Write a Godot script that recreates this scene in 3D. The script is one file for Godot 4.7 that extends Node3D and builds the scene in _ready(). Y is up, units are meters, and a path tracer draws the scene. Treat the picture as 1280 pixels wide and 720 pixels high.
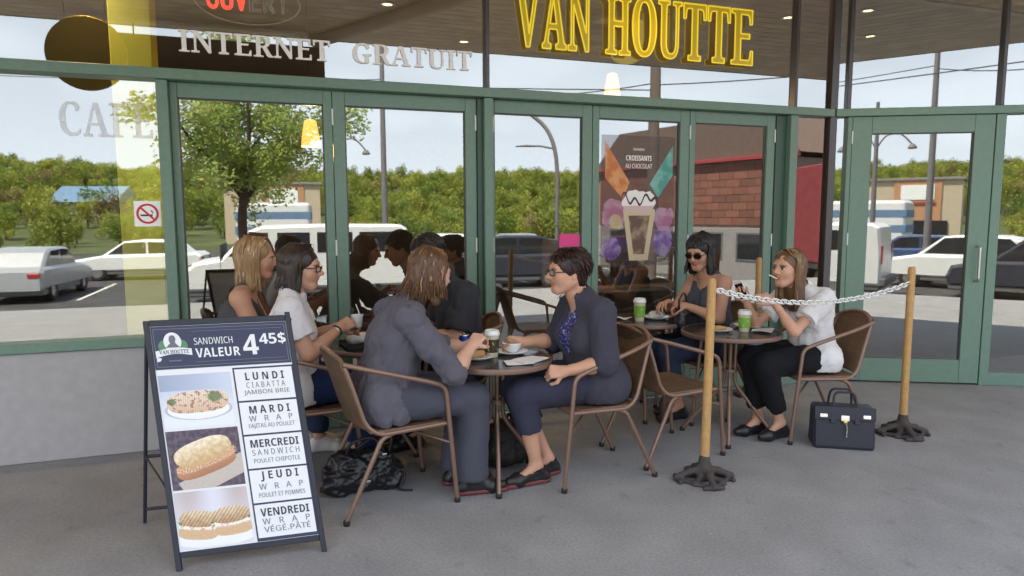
extends Node3D
# A cafe terrace under a canopy: glazed storefront that mirrors the street, seven seated guests, tables, a sandwich board.

var rng := RandomNumberGenerator.new()
var used := {}
var M := {}
var N := FastNoiseLite.new()
const UP3 := Vector3(0, 1, 0)

# ---------------------------------------------------------------- mesh builder
class MB:
	var v := PackedVector3Array()
	var n := PackedVector3Array()
	var uv := PackedVector2Array()
	var c := PackedColorArray()
	var idx := PackedInt32Array()
	var col := Color.WHITE
	var xf := Transform3D.IDENTITY

	func vert(p: Vector3, nn: Vector3, u := Vector2.ZERO) -> int:
		v.append(xf * p)
		n.append((xf.basis * nn).normalized())
		uv.append(u)
		c.append(col)
		return v.size() - 1

	func tri(a: int, b: int, d: int) -> void:
		idx.append(a); idx.append(b); idx.append(d)

	func quad_i(a: int, b: int, d: int, e: int) -> void:
		tri(a, b, d); tri(a, d, e)

	func quad(a: Vector3, b: Vector3, d: Vector3, e: Vector3) -> void:
		var nn := (b - a).cross(d - a).normalized()
		var i := vert(a, nn, Vector2(0, 1)); vert(b, nn, Vector2(1, 1)); vert(d, nn, Vector2(1, 0)); vert(e, nn, Vector2(0, 0))
		quad_i(i, i + 1, i + 2, i + 3)

	func box(ctr: Vector3, size: Vector3, bev := 0.0, b := Basis.IDENTITY) -> MB:
		var hs := size * 0.5
		bev = minf(bev, minf(hs.x, minf(hs.y, hs.z)) * 0.9)
		var ids := {}
		for sx in [-1, 1]:
			for sy in [-1, 1]:
				for sz in [-1, 1]:
					var s := Vector3(sx, sy, sz)
					for ax in 3:
						var p := Vector3(s.x * hs.x, s.y * hs.y, s.z * hs.z)
						for k in 3:
							if k != ax:
								p[k] -= s[k] * bev
						var nn := Vector3.ZERO
						nn[ax] = s[ax]
						var u := Vector2(p[(ax + 1) % 3] / size[(ax + 1) % 3] + 0.5, p[(ax + 2) % 3] / size[(ax + 2) % 3] + 0.5)
						ids[[sx, sy, sz, ax]] = vert(ctr + b * p, b * nn, u)
		for ax in 3:
			var a1 := (ax + 1) % 3
			var a2 := (ax + 2) % 3
			for s in [-1, 1]:
				var q := []
				for t in [[-1, -1], [1, -1], [1, 1], [-1, 1]]:
					var k := [0, 0, 0]
					k[ax] = s; k[a1] = t[0]; k[a2] = t[1]
					q.append(ids[[k[0], k[1], k[2], ax]])
				quad_i(q[0], q[1], q[2], q[3])
		if bev > 0.0:
			for ax in 3:
				var a1 := (ax + 1) % 3
				var a2 := (ax + 2) % 3
				for s1 in [-1, 1]:
					for s2 in [-1, 1]:
						var q := []
						for e in [[-1, a1], [1, a1], [1, a2], [-1, a2]]:
							var k := [0, 0, 0]
							k[ax] = e[0]; k[a1] = s1; k[a2] = s2
							q.append(ids[[k[0], k[1], k[2], e[1]]])
						quad_i(q[0], q[1], q[2], q[3])
			for sx in [-1, 1]:
				for sy in [-1, 1]:
					for sz in [-1, 1]:
						tri(ids[[sx, sy, sz, 0]], ids[[sx, sy, sz, 1]], ids[[sx, sy, sz, 2]])
		return self

	func tube(pts: Array, r, sides := 8, closed := false, flat := 1.0) -> MB:
		# r: number or array of radii; flat squashes the section along the second axis
		var m := pts.size()
		var t0: Vector3 = (pts[1] - pts[0]).normalized()
		var side := t0.cross(Vector3.UP if absf(t0.y) < 0.9 else Vector3.RIGHT).normalized()
		var first := v.size()
		for i in m:
			var a: Vector3 = pts[(i - 1 + m) % m] if (closed or i > 0) else pts[0]
			var b: Vector3 = pts[(i + 1) % m] if (closed or i < m - 1) else pts[m - 1]
			var t := (b - a).normalized()
			side = (side - t * side.dot(t)).normalized()
			var bi := t.cross(side)
			var rr: float = r[i] if r is Array else r
			for k in sides:
				var an := TAU * k / sides
				var dv := side * cos(an) + bi * sin(an) * flat
				vert(pts[i] + dv * rr, (side * cos(an) * flat + bi * sin(an)).normalized(), Vector2(float(k) / sides, i))
		for i in (m if closed else m - 1):
			for k in sides:
				var a := first + i * sides + k
				var b := first + i * sides + (k + 1) % sides
				var d := first + ((i + 1) % m) * sides + (k + 1) % sides
				var e := first + ((i + 1) % m) * sides + k
				quad_i(a, b, d, e)
		if not closed:
			for e in [0, m - 1]:
				var t: Vector3 = (pts[1] - pts[0]).normalized() * -1.0 if e == 0 else (pts[m - 1] - pts[m - 2]).normalized()
				var cc := vert(pts[e], t)
				var ring := []
				for k in sides:
					var p := v[first + e * sides + k]
					v.append(p); n.append((xf.basis * t).normalized()); uv.append(Vector2.ZERO); c.append(col)
					ring.append(v.size() - 1)
				for k in sides:
					tri(cc, ring[k], ring[(k + 1) % sides])
		return self

	func lathe(prof: Array, segs := 24, at := Vector3.ZERO, b := Basis.IDENTITY) -> MB:
		# prof: array of Vector2(radius, y); sharp corners by repeating a point
		var first := v.size()
		for i in prof.size():
			var a: Vector2 = prof[maxi(i - 1, 0)]
			var d: Vector2 = prof[mini(i + 1, prof.size() - 1)]
			if i > 0 and prof[i - 1].distance_to(prof[i]) < 1e-6:
				a = prof[i]
			if i < prof.size() - 1 and prof[i + 1].distance_to(prof[i]) < 1e-6:
				d = prof[i]
			var tn := (d - a).normalized()
			for k in segs + 1:
				var an := TAU * k / segs
				var nn := Vector3(cos(an) * tn.y, -tn.x, sin(an) * tn.y)
				vert(at + b * Vector3(cos(an) * prof[i].x, prof[i].y, sin(an) * prof[i].x), b * nn, Vector2(float(k) / segs, prof[i].y))
		for i in prof.size() - 1:
			if prof[i].distance_to(prof[i + 1]) < 1e-6:
				continue
			for k in segs:
				var a := first + i * (segs + 1) + k
				quad_i(a, a + 1, a + segs + 2, a + segs + 1)
		return self

	func prism(poly: PackedVector2Array, depth: float, x := Transform3D.IDENTITY, bev := 0.0) -> MB:
		# outline in x,y; extruded along z from -depth/2 to depth/2
		var old := xf
		xf = xf * x
		var hz := depth * 0.5
		var ix := Geometry2D.triangulate_polygon(poly)
		var inset := poly
		if bev > 0.0:
			var o := Geometry2D.offset_polygon(poly, -bev, Geometry2D.JOIN_MITER)
			if o.size() == 1 and o[0].size() == poly.size():
				inset = o[0]
				# keep matching order
				var best := 0
				var bd := 1e9
				for k in inset.size():
					var dd := inset[k].distance_to(poly[0])
					if dd < bd:
						bd = dd; best = k
				var q := PackedVector2Array()
				for k in inset.size():
					q.append(inset[(best + k) % inset.size()])
				inset = q
				ix = Geometry2D.triangulate_polygon(inset)
			else:
				bev = 0.0
		for s in [-1, 1]:
			var f := v.size()
			for p in inset:
				vert(Vector3(p.x, p.y, s * hz), Vector3(0, 0, s), Vector2(p.x, -p.y))
			for k in range(0, ix.size(), 3):
				tri(f + ix[k], f + ix[k + 1], f + ix[k + 2])
		var area := 0.0
		for k in poly.size():
			area += poly[k].cross(poly[(k + 1) % poly.size()])
		var sg := signf(area)
		for k in poly.size():
			var a := poly[k]
			var b := poly[(k + 1) % poly.size()]
			var e := b - a
			if e.length() < 1e-7:
				continue
			var nn := Vector3(e.y, -e.x, 0).normalized() * sg
			var i := vert(Vector3(a.x, a.y, -hz + bev), nn); vert(Vector3(b.x, b.y, -hz + bev), nn); vert(Vector3(b.x, b.y, hz - bev), nn); vert(Vector3(a.x, a.y, hz - bev), nn)
			quad_i(i, i + 1, i + 2, i + 3)
			if bev > 0.0:
				for s in [-1, 1]:
					var ia := inset[k]
					var ib := inset[(k + 1) % poly.size()]
					var m := (nn + Vector3(0, 0, s)).normalized()
					i = vert(Vector3(a.x, a.y, s * (hz - bev)), m); vert(Vector3(b.x, b.y, s * (hz - bev)), m); vert(Vector3(ib.x, ib.y, s * hz), m); vert(Vector3(ia.x, ia.y, s * hz), m)
					quad_i(i, i + 1, i + 2, i + 3)
		xf = old
		return self

	func mesh() -> ArrayMesh:
		for k in range(0, idx.size(), 3):
			var a := v[idx[k]]
			var g := (v[idx[k + 1]] - a).cross(v[idx[k + 2]] - a)
			if g.dot(n[idx[k]] + n[idx[k + 1]] + n[idx[k + 2]]) > 0.0:
				var t := idx[k + 1]
				idx[k + 1] = idx[k + 2]
				idx[k + 2] = t
		var a := []
		a.resize(Mesh.ARRAY_MAX)
		a[Mesh.ARRAY_VERTEX] = v
		a[Mesh.ARRAY_NORMAL] = n
		a[Mesh.ARRAY_TEX_UV] = uv
		a[Mesh.ARRAY_COLOR] = c
		a[Mesh.ARRAY_INDEX] = idx
		var m := ArrayMesh.new()
		m.add_surface_from_arrays(Mesh.PRIMITIVE_TRIANGLES, a)
		return m

# ---------------------------------------------------------------- distance field, meshed as surface nets
class Field:
	var o: Vector3
	var h: float
	var nx: int
	var ny: int
	var nz: int
	var d := PackedFloat32Array()

	func _init(lo: Vector3, hi: Vector3, cell: float) -> void:
		o = lo; h = cell
		nx = int(ceil((hi.x - lo.x) / h)) + 1
		ny = int(ceil((hi.y - lo.y) / h)) + 1
		nz = int(ceil((hi.z - lo.z) / h)) + 1
		d.resize(nx * ny * nz)
		d.fill(1000.0)

	func shape(s: Array, grow: float) -> void:
		# [kind, a, b, ra, rb, k]: c capsule; e ellipsoid (a centre, b basis, ra radii); leading - cuts away; p half space (a point, b normal, ra reach)
		var kind: String = s[0]
		var cut := kind.begins_with("-")
		var lo: Vector3
		var hi: Vector3
		var a: Vector3 = s[1]
		var k := 0.02
		var m := h * 2.5
		var is_cap := kind.ends_with("c")
		var is_ell := kind.ends_with("e")
		var b := Vector3.ZERO
		var ra := 0.0
		var rb := 0.0
		var inv := Basis.IDENTITY
		var rad := Vector3.ONE
		if is_cap:
			b = s[2]
			ra = s[3]; rb = s[4]; k = s[5]
			if not cut:
				ra += grow; rb += grow
			m += maxf(ra, rb) + k
			lo = Vector3(minf(a.x, b.x) - m, minf(a.y, b.y) - m, minf(a.z, b.z) - m)
			hi = Vector3(maxf(a.x, b.x) + m, maxf(a.y, b.y) + m, maxf(a.z, b.z) + m)
		elif is_ell:
			inv = (s[2] as Basis).inverse()
			rad = s[3]
			k = s[5]
			if not cut:
				rad += Vector3.ONE * grow
			m += maxf(rad.x, maxf(rad.y, rad.z)) + k
			lo = a - Vector3.ONE * m
			hi = a + Vector3.ONE * m
		else:
			b = s[2]
			m = s[3]
			lo = a - Vector3.ONE * m
			hi = a + Vector3.ONE * m
		var x0 := clampi(int((lo.x - o.x) / h), 0, nx - 1)
		var x1 := clampi(int((hi.x - o.x) / h) + 1, 0, nx - 1)
		var y0 := clampi(int((lo.y - o.y) / h), 0, ny - 1)
		var y1 := clampi(int((hi.y - o.y) / h) + 1, 0, ny - 1)
		var z0 := clampi(int((lo.z - o.z) / h), 0, nz - 1)
		var z1 := clampi(int((hi.z - o.z) / h) + 1, 0, nz - 1)
		var ab := b - a
		var l2 := maxf(ab.length_squared(), 1e-9)
		for z in range(z0, z1 + 1):
			for y in range(y0, y1 + 1):
				var row := (z * ny + y) * nx
				for x in range(x0, x1 + 1):
					var p := Vector3(o.x + x * h, o.y + y * h, o.z + z * h)
					var e: float
					if is_cap:
						var t := clampf((p - a).dot(ab) / l2, 0.0, 1.0)
						e = p.distance_to(a + ab * t) - lerpf(ra, rb, t)
					elif is_ell:
						var q: Vector3 = inv * (p - a)
						var k0 := (q / rad).length()
						var k1 := (q / (rad * rad)).length()
						e = k0 * (k0 - 1.0) / maxf(k1, 1e-6) if k0 > 0.001 else -minf(rad.x, rad.y)
					else:
						e = (p - a).dot(b)
						if p.distance_squared_to(a) > m * m:
							continue
						var w := d[row + x]
						if w < 900.0 and e > w:
							d[row + x] = e
						continue
					var w := d[row + x]
					if cut:
						if w > 900.0:
							continue
						e = -e
						var hh := maxf(k - absf(w - e), 0.0) / k
						d[row + x] = maxf(w, e) + hh * hh * k * 0.25
					else:
						var hh := maxf(k - absf(w - e), 0.0) / k
						d[row + x] = minf(w, e) - hh * hh * k * 0.25

	func into(mb: MB, noise: FastNoiseLite = null, amp := 0.0, stretch := Vector3.ONE, paint = null) -> void:
		var where := {}
		var first := mb.v.size()
		var sx := 1
		var sy := nx
		var sz := nx * ny
		var lim := h * 1.75
		var off := [0, 1, sy, sy + 1, sz, sz + 1, sz + sy, sz + sy + 1]
		var corner := [Vector3(0, 0, 0), Vector3(1, 0, 0), Vector3(0, 1, 0), Vector3(1, 1, 0), Vector3(0, 0, 1), Vector3(1, 0, 1), Vector3(0, 1, 1), Vector3(1, 1, 1)]
		var edges := [[0, 1], [2, 3], [4, 5], [6, 7], [0, 2], [1, 3], [4, 6], [5, 7], [0, 4], [1, 5], [2, 6], [3, 7]]
		for z in nz - 1:
			for y in ny - 1:
				var row := (z * ny + y) * nx
				for x in nx - 1:
					var i := row + x
					var w := d[i]
					if w > lim or w < -lim:
						continue
					var g := [w, d[i + 1], d[i + sy], d[i + sy + 1], d[i + sz], d[i + sz + 1], d[i + sz + sy], d[i + sz + sy + 1]]
					var neg := 0
					for q in g:
						if q < 0.0:
							neg += 1
					if neg == 0 or neg == 8:
						continue
					var sum := Vector3.ZERO
					var cnt := 0
					for e in edges:
						var ga: float = g[e[0]]
						var gb: float = g[e[1]]
						if (ga < 0.0) != (gb < 0.0):
							sum += (corner[e[0]] as Vector3).lerp(corner[e[1]], ga / (ga - gb))
							cnt += 1
					where[i] = mb.v.size()
					var p := o + (Vector3(x, y, z) + sum / cnt) * h
					var nn := Vector3(g[1] - g[0] + g[3] - g[2] + g[5] - g[4] + g[7] - g[6], g[2] - g[0] + g[3] - g[1] + g[6] - g[4] + g[7] - g[5], g[4] - g[0] + g[5] - g[1] + g[6] - g[2] + g[7] - g[3]).normalized()
					if noise:
						p += nn * noise.get_noise_3d(p.x * stretch.x, p.y * stretch.y, p.z * stretch.z) * amp
					if paint != null:
						mb.col = paint.call(p)
					mb.vert(p, nn)
		var f0 := mb.idx.size()
		for i in where:
			var w := d[i]
			for ax in 3:
				var s: int = [sx, sy, sz][ax]
				var u: int = [sy, sz, sx][ax]
				var t: int = [sz, sx, sy][ax]
				var e := d[i + s]
				if (w < 0.0) == (e < 0.0):
					continue
				if where.has(i - u) and where.has(i - t) and where.has(i - u - t):
					if w < 0.0:
						mb.quad_i(where[i], where[i - u], where[i - u - t], where[i - t])
					else:
						mb.quad_i(where[i], where[i - t], where[i - u - t], where[i - u])
		if noise:
			var acc := PackedVector3Array()
			acc.resize(mb.v.size() - first)
			for k in range(f0, mb.idx.size(), 3):
				var a := mb.idx[k]
				var b := mb.idx[k + 1]
				var cc := mb.idx[k + 2]
				var g := (mb.v[b] - mb.v[a]).cross(mb.v[cc] - mb.v[a])
				if g.dot(mb.n[a]) < 0.0:
					g = -g
				acc[a - first] += g; acc[b - first] += g; acc[cc - first] += g
			for k in acc.size():
				if acc[k].length_squared() > 0.0:
					mb.n[first + k] = acc[k].normalized()
		mb.col = Color.WHITE

func sdf(mb: MB, shapes: Array, cell: float, grow := 0.0, noise: FastNoiseLite = null, amp := 0.0, stretch := Vector3.ONE, paint = null) -> void:
	var lo := Vector3.ONE * 1e9
	var hi := -lo
	for s in shapes:
		if s[0] == "c":
			var r: float = maxf(s[3], s[4]) + grow
			for p in [s[1], s[2]]:
				lo = lo.min(p - Vector3.ONE * r); hi = hi.max(p + Vector3.ONE * r)
		elif s[0] == "e":
			var r: float = maxf(s[3].x, maxf(s[3].y, s[3].z)) + grow
			lo = lo.min(s[1] - Vector3.ONE * r); hi = hi.max(s[1] + Vector3.ONE * r)
	var pad := Vector3.ONE * (cell * 4.0)
	var f := Field.new(lo - pad, hi + pad, cell)
	for s in shapes:
		f.shape(s, grow)
	f.into(mb, noise, amp, stretch, paint)

# ---------------------------------------------------------------- scene helpers
func numbered(called: String) -> String:
	if not used.has(called):
		used[called] = 0
		return called
	used[called] += 1
	return "%s_%03d" % [called, used[called]]

func thing(called: String, label: String, category: String, at := Vector3.ZERO, turn := 0.0, group := "") -> Node3D:
	var o := Node3D.new()
	o.name = numbered(called)
	add_child(o)
	o.position = at
	o.rotation.y = turn
	tag(o, label, category, group)
	return o

func tag(o: Node, label: String, category := "", group := "", kind := "") -> void:
	if label: o.set_meta("label", label)
	if category: o.set_meta("category", category)
	if group: o.set_meta("group", group)
	if kind: o.set_meta("kind", kind)

func put(mesh: Mesh, called: String, m: Material, parent: Node = null) -> MeshInstance3D:
	var o := MeshInstance3D.new()
	o.mesh = mesh
	o.material_override = m
	o.name = called if parent else numbered(called)
	(parent if parent else self as Node).add_child(o, true)
	return o

func part(mb: MB, called: String, m: Material, parent: Node) -> MeshInstance3D:
	return put(mb.mesh(), called, m, parent)

func structure(mb: MB, called: String, m: Material) -> MeshInstance3D:
	var o := put(mb.mesh(), called, m)
	o.set_meta("kind", "structure")
	return o

func copy(src: Node3D, at: Vector3, turn: float, label := "") -> Node3D:
	var c: Node3D = src.duplicate()
	c.name = numbered(String(src.name).rstrip("0123456789").rstrip("_"))
	add_child(c)
	c.position = at
	c.rotation.y = turn
	if label: c.set_meta("label", label)
	return c

func V(x: float, y: float, z: float) -> Vector3:
	return Vector3(x, y, z)

func lin(r: float, g: float, b: float, a := 1.0) -> Color:
	var c := Color(r, g, b).linear_to_srgb()
	c.a = a
	return c

func rounded(pts: Array, r: float, steps := 5) -> Array:
	var out := [pts[0]]
	for i in range(1, pts.size() - 1):
		var p: Vector3 = pts[i]
		var a: Vector3 = pts[i - 1] - p
		var b: Vector3 = pts[i + 1] - p
		var q := minf(r, minf(a.length(), b.length()) * 0.49)
		var p0 := p + a.normalized() * q
		var p2 := p + b.normalized() * q
		for k in steps + 1:
			var t := float(k) / steps
			out.append(p0.lerp(p, t).lerp(p.lerp(p2, t), t))
	out.append(pts[pts.size() - 1])
	return out

func spline(pts: Array, per := 6) -> Array:
	var out := []
	for i in pts.size() - 1:
		var a: Vector3 = pts[maxi(i - 1, 0)]
		var b: Vector3 = pts[i]
		var c: Vector3 = pts[i + 1]
		var d: Vector3 = pts[mini(i + 2, pts.size() - 1)]
		for k in per:
			out.append(b.cubic_interpolate(c, a, d, float(k) / per))
	out.append(pts[pts.size() - 1])
	return out

var fonts := {}
func font(face: String, bold: bool) -> Font:
	var key := face + str(bold)
	if not fonts.has(key):
		var f := SystemFont.new()
		f.font_names = PackedStringArray([face])
		f.font_weight = 700 if bold else 400
		fonts[key] = f
	return fonts[key]

func letters(s: String, f: Font, cap: float, width: float, depth: float, spacing := 0.0) -> ArrayMesh:
	# text as a solid, centred on x, its baseline at y = 0, facing +z, stretched to a width
	var tm := TextMesh.new()
	tm.text = s
	tm.font = f
	tm.font_size = 64
	tm.pixel_size = cap / (0.714 * 64.0)
	tm.depth = depth
	tm.curve_step = 1.0
	tm.vertical_alignment = VERTICAL_ALIGNMENT_TOP
	var out := ArrayMesh.new()
	var lo := Vector3.ONE * 1e9
	var hi := -lo
	for k in tm.get_surface_count():
		for p in tm.surface_get_arrays(k)[Mesh.ARRAY_VERTEX]:
			lo = lo.min(p); hi = hi.max(p)
	var sc := width / (hi.x - lo.x) if width > 0.0 else 1.0
	for k in tm.get_surface_count():
		var a := tm.surface_get_arrays(k)
		var vs: PackedVector3Array = a[Mesh.ARRAY_VERTEX]
		var ns: PackedVector3Array = a[Mesh.ARRAY_NORMAL]
		for i in vs.size():
			vs[i] = Vector3((vs[i].x - (lo.x + hi.x) * 0.5) * sc, vs[i].y - lo.y, vs[i].z)
			ns[i] = Vector3(ns[i].x / sc, ns[i].y, ns[i].z).normalized()
		a[Mesh.ARRAY_VERTEX] = vs
		a[Mesh.ARRAY_NORMAL] = ns
		a[Mesh.ARRAY_TANGENT] = null
		out.add_surface_from_arrays(Mesh.PRIMITIVE_TRIANGLES, a)
	return out

func outline(src: ArrayMesh, r: float, z: float) -> MB:
	# thin tubes along the outline of the front face of a text solid
	var mb := MB.new()
	var count := {}
	for k in src.get_surface_count():
		var a := src.surface_get_arrays(k)
		var vs: PackedVector3Array = a[Mesh.ARRAY_VERTEX]
		var ns: PackedVector3Array = a[Mesh.ARRAY_NORMAL]
		var ix: PackedInt32Array = a[Mesh.ARRAY_INDEX] if a[Mesh.ARRAY_INDEX] != null else PackedInt32Array(range(vs.size()))
		for t in range(0, ix.size(), 3):
			if ns[ix[t]].z < 0.9:
				continue
			for e in 3:
				var p := vs[ix[t + e]]
				var q := vs[ix[t + (e + 1) % 3]]
				var ka := "%d,%d" % [roundi(p.x * 20000), roundi(p.y * 20000)]
				var kb := "%d,%d" % [roundi(q.x * 20000), roundi(q.y * 20000)]
				var key := ka + "|" + kb if ka < kb else kb + "|" + ka
				if count.has(key):
					count[key] = null
				else:
					count[key] = [p, q]
	for key in count:
		if count[key] != null:
			var p: Vector3 = count[key][0]
			var q: Vector3 = count[key][1]
			if p.distance_to(q) > 0.0005:
				mb.tube([Vector3(p.x, p.y, z), Vector3(q.x, q.y, z)], r, 6)
	return mb

# ---------------------------------------------------------------- materials
func noise_tex(freq: float, a: Color, b: Color, size := 512, octaves := 4, seed_ := 1, kind := FastNoiseLite.TYPE_SIMPLEX_SMOOTH, lo := 0.0, hi := 1.0) -> NoiseTexture2D:
	var t := NoiseTexture2D.new()
	var f := FastNoiseLite.new()
	f.noise_type = kind
	f.frequency = freq
	f.fractal_octaves = octaves
	f.seed = seed_
	t.noise = f
	t.width = size
	t.height = size
	t.seamless = true
	var g := Gradient.new()
	g.set_color(0, a); g.set_offset(0, lo)
	g.set_color(1, b); g.set_offset(1, hi)
	t.color_ramp = g
	return t

func mat(key: String, c: Color, rough := 0.6, metal := 0.0, spec := 0.5) -> StandardMaterial3D:
	var m := StandardMaterial3D.new()
	m.resource_name = key
	m.albedo_color = c
	m.roughness = rough
	m.metallic = metal
	m.metallic_specular = spec
	M[key] = m
	return m

func tri_tex(m: StandardMaterial3D, tex: Texture2D, scale: float, world := false) -> StandardMaterial3D:
	m.albedo_texture = tex
	m.uv1_triplanar = true
	m.uv1_world_triplanar = world
	m.uv1_scale = Vector3.ONE * scale
	return m

func bump(m: StandardMaterial3D, tex: Texture2D, cm: float) -> StandardMaterial3D:
	m.heightmap_enabled = true
	m.heightmap_texture = tex
	m.heightmap_scale = cm
	return m

func make_materials() -> void:
	var white := Image.create(4, 4, false, Image.FORMAT_RGBA8)
	white.fill(Color.WHITE)
	var wt := ImageTexture.create_from_image(white)
	# solar-control glass: part mirror, part clear
	var g := mat("coated_glass", Color(0.95, 0.97, 0.965, 0.315), 0.014, 1.0)
	g.albedo_texture = wt
	g.transparency = BaseMaterial3D.TRANSPARENCY_ALPHA
	var grain := noise_tex(0.02, Color(0.86, 0.86, 0.86), Color(1, 1, 1), 512, 5, 3)
	var fine := noise_tex(0.12, Color(0.35, 0.35, 0.35), Color(0.75, 0.75, 0.75), 512, 4, 5)
	M.fine = fine
	# concrete with blotches, stains and fine aggregate
	var conc := Image.create(1024, 1024, false, Image.FORMAT_RGBA8)
	var f1 := FastNoiseLite.new(); f1.seed = 11; f1.frequency = 0.006; f1.fractal_octaves = 5
	var f2 := FastNoiseLite.new(); f2.seed = 12; f2.frequency = 0.16; f2.fractal_octaves = 2
	var f3 := FastNoiseLite.new(); f3.seed = 13; f3.frequency = 0.02; f3.fractal_octaves = 3
	for y in 1024:
		for x in 1024:
			var s := 0.555 + 0.045 * f1.get_noise_2d(x, y) + 0.045 * f2.get_noise_2d(x, y)
			var st := f3.get_noise_2d(x + 500, y * 0.8)
			if st > 0.45:
				s -= (st - 0.45) * 0.15
			conc.set_pixel(x, y, Color(s * 1.005, s * 0.995, s * 0.995))
	var crng := RandomNumberGenerator.new(); crng.seed = 77
	for k in 50:
		var cx := crng.randi_range(6, 1017)
		var cy := crng.randi_range(6, 1017)
		var rr := crng.randf_range(0.6, 2.4)
		var dk := crng.randf_range(0.74, 0.92)
		if crng.randf() < 0.25: dk = 1.18
		for dy in range(-5, 6):
			for dx in range(-5, 6):
				if Vector2(dx, dy * 1.2).length() < rr + 0.8 * f2.get_noise_2d(dx * 9 + k * 40, dy * 9):
					var q := conc.get_pixel(cx + dx, cy + dy)
					conc.set_pixel(cx + dx, cy + dy, Color(q.r * dk, q.g * dk, q.b * dk))
	var ct := ImageTexture.create_from_image(conc)
	tri_tex(bump(mat("terrace", Color(1, 1, 1), 0.8), fine, 0.25), ct, 0.31, true)
	tri_tex(bump(mat("base_concrete", lin(0.44, 0.42, 0.42), 0.85), fine, 0.4), noise_tex(0.03, Color(0.94, 0.94, 0.94), Color(1, 1, 1), 512, 5, 21), 0.6, true)
	var gt := noise_tex(0.03, Color(0.93, 0.94, 0.93), Color(1, 1, 1), 512, 5, 8)
	tri_tex(mat("green_frame", lin(0.165, 0.265, 0.205), 0.42), gt, 1.3)
	mat("green_dark", lin(0.045, 0.095, 0.068), 0.45)
	mat("black_bar", lin(0.075, 0.068, 0.075), 0.3)
	mat("steel", lin(0.6, 0.6, 0.6), 0.3, 0.9)
	tri_tex(mat("interior_wall", lin(0.17, 0.125, 0.09), 0.8), grain, 0.4)
	mat("interior_floor", lin(0.12, 0.10, 0.085), 0.5)
	mat("interior_ceiling", lin(0.30, 0.28, 0.26), 0.9)
	mat("olive_paint", lin(0.50, 0.50, 0.06), 0.7)
	mat("disc_brown", lin(0.55, 0.41, 0.05), 0.6)
	for k in 4:
		var sft := noise_tex(0.01, Color(0.72, 0.70, 0.68), Color(1, 1, 1), 256, 4, 30 + k)
		tri_tex(mat("soffit%d" % k, lin(0.62 + 0.05 * (k % 3), 0.49 + 0.04 * (k % 3), 0.32 + 0.02 * k), 0.5), sft, 0.8, true)
	mat("beam_brown", lin(0.30, 0.24, 0.16), 0.5)
	mat("dark_board", lin(0.035, 0.026, 0.02), 0.6)
	mat("fascia", lin(0.12, 0.13, 0.12), 0.6)
	mat("roofing", lin(0.2, 0.2, 0.2), 0.9)
	var lamp := mat("warm_lens", lin(0.9, 0.8, 0.6), 0.4)
	lamp.emission_enabled = true
	lamp.emission = Color(1.0, 0.86, 0.62)
	lamp.emission_energy_multiplier = 3.0
	mat("white_metal", lin(0.75, 0.75, 0.73), 0.4)
	mat("white_vinyl", lin(0.92, 0.92, 0.91), 0.5)
	# street
	tri_tex(mat("earth", lin(0.10, 0.13, 0.04), 1.0), noise_tex(0.01, Color(0.6, 0.6, 0.5), Color(1, 1, 1), 512, 5, 40), 0.02, true)
	tri_tex(mat("asphalt", lin(0.075, 0.075, 0.078), 0.9), noise_tex(0.02, Color(0.7, 0.7, 0.7), Color(1, 1, 1), 512, 5, 41), 0.12, true)
	tri_tex(mat("pavement", lin(0.42, 0.40, 0.36), 0.9), noise_tex(0.02, Color(0.8, 0.8, 0.8), Color(1, 1, 1), 512, 5, 42), 0.3, true)
	mat("paint_line", lin(0.7, 0.68, 0.6), 0.8)
	mat("white_car", lin(0.74, 0.74, 0.73), 0.25).clearcoat_enabled = true
	mat("silver_car", lin(0.45, 0.46, 0.47), 0.3, 0.4)
	mat("dark_car", lin(0.03, 0.035, 0.05), 0.25)
	mat("red_car", lin(0.30, 0.03, 0.025), 0.25)
	mat("blue_car", lin(0.05, 0.09, 0.2), 0.25)
	mat("car_glass", lin(0.02, 0.022, 0.026), 0.05)
	mat("tyre", lin(0.02, 0.02, 0.02), 0.9)
	mat("bumper", lin(0.12, 0.12, 0.12), 0.6)
	mat("headlamp", lin(0.7, 0.7, 0.68), 0.1)
	mat("tail", lin(0.35, 0.02, 0.02), 0.2)
	tri_tex(mat("bark", lin(0.10, 0.07, 0.05), 0.95), noise_tex(0.05, Color(0.5, 0.5, 0.5), Color(1, 1, 1), 256, 4, 50), 2.0)
	for k in 3:
		var lf := mat("leaf%d" % k, [lin(0.15, 0.27, 0.03), lin(0.23, 0.33, 0.045), lin(0.09, 0.18, 0.03)][k], 0.6)
		lf.backlight_enabled = true
		lf.backlight = lin(0.5, 0.5, 0.2)
	var wd := mat("wood_leaf", Color.WHITE, 0.9)
	wd.vertex_color_use_as_albedo = true
	wd.backlight_enabled = true
	wd.backlight = Color(0.85, 0.85, 0.6)
	mat("red_brick", lin(0.20, 0.085, 0.06), 0.9)
	mat("red_brick2", lin(0.24, 0.10, 0.072), 0.9)
	mat("red_brick3", lin(0.165, 0.07, 0.052), 0.9)
	mat("mortar", lin(0.27, 0.21, 0.18), 0.95)
	mat("red_band", lin(0.32, 0.045, 0.05), 0.6)
	tri_tex(mat("roof_brown", lin(0.20, 0.135, 0.11), 0.9), noise_tex(0.06, Color(0.7, 0.7, 0.7), Color(1, 1, 1), 256, 4, 60), 1.0)
	mat("grey_wall", lin(0.28, 0.26, 0.25), 0.9)
	mat("beige_wall", lin(0.55, 0.45, 0.33), 0.9)
	mat("orange_wall", lin(0.52, 0.27, 0.15), 0.9)
	mat("blue_roof", lin(0.13, 0.22, 0.34), 0.6)
	mat("pole_grey", lin(0.16, 0.15, 0.15), 0.6)
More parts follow.
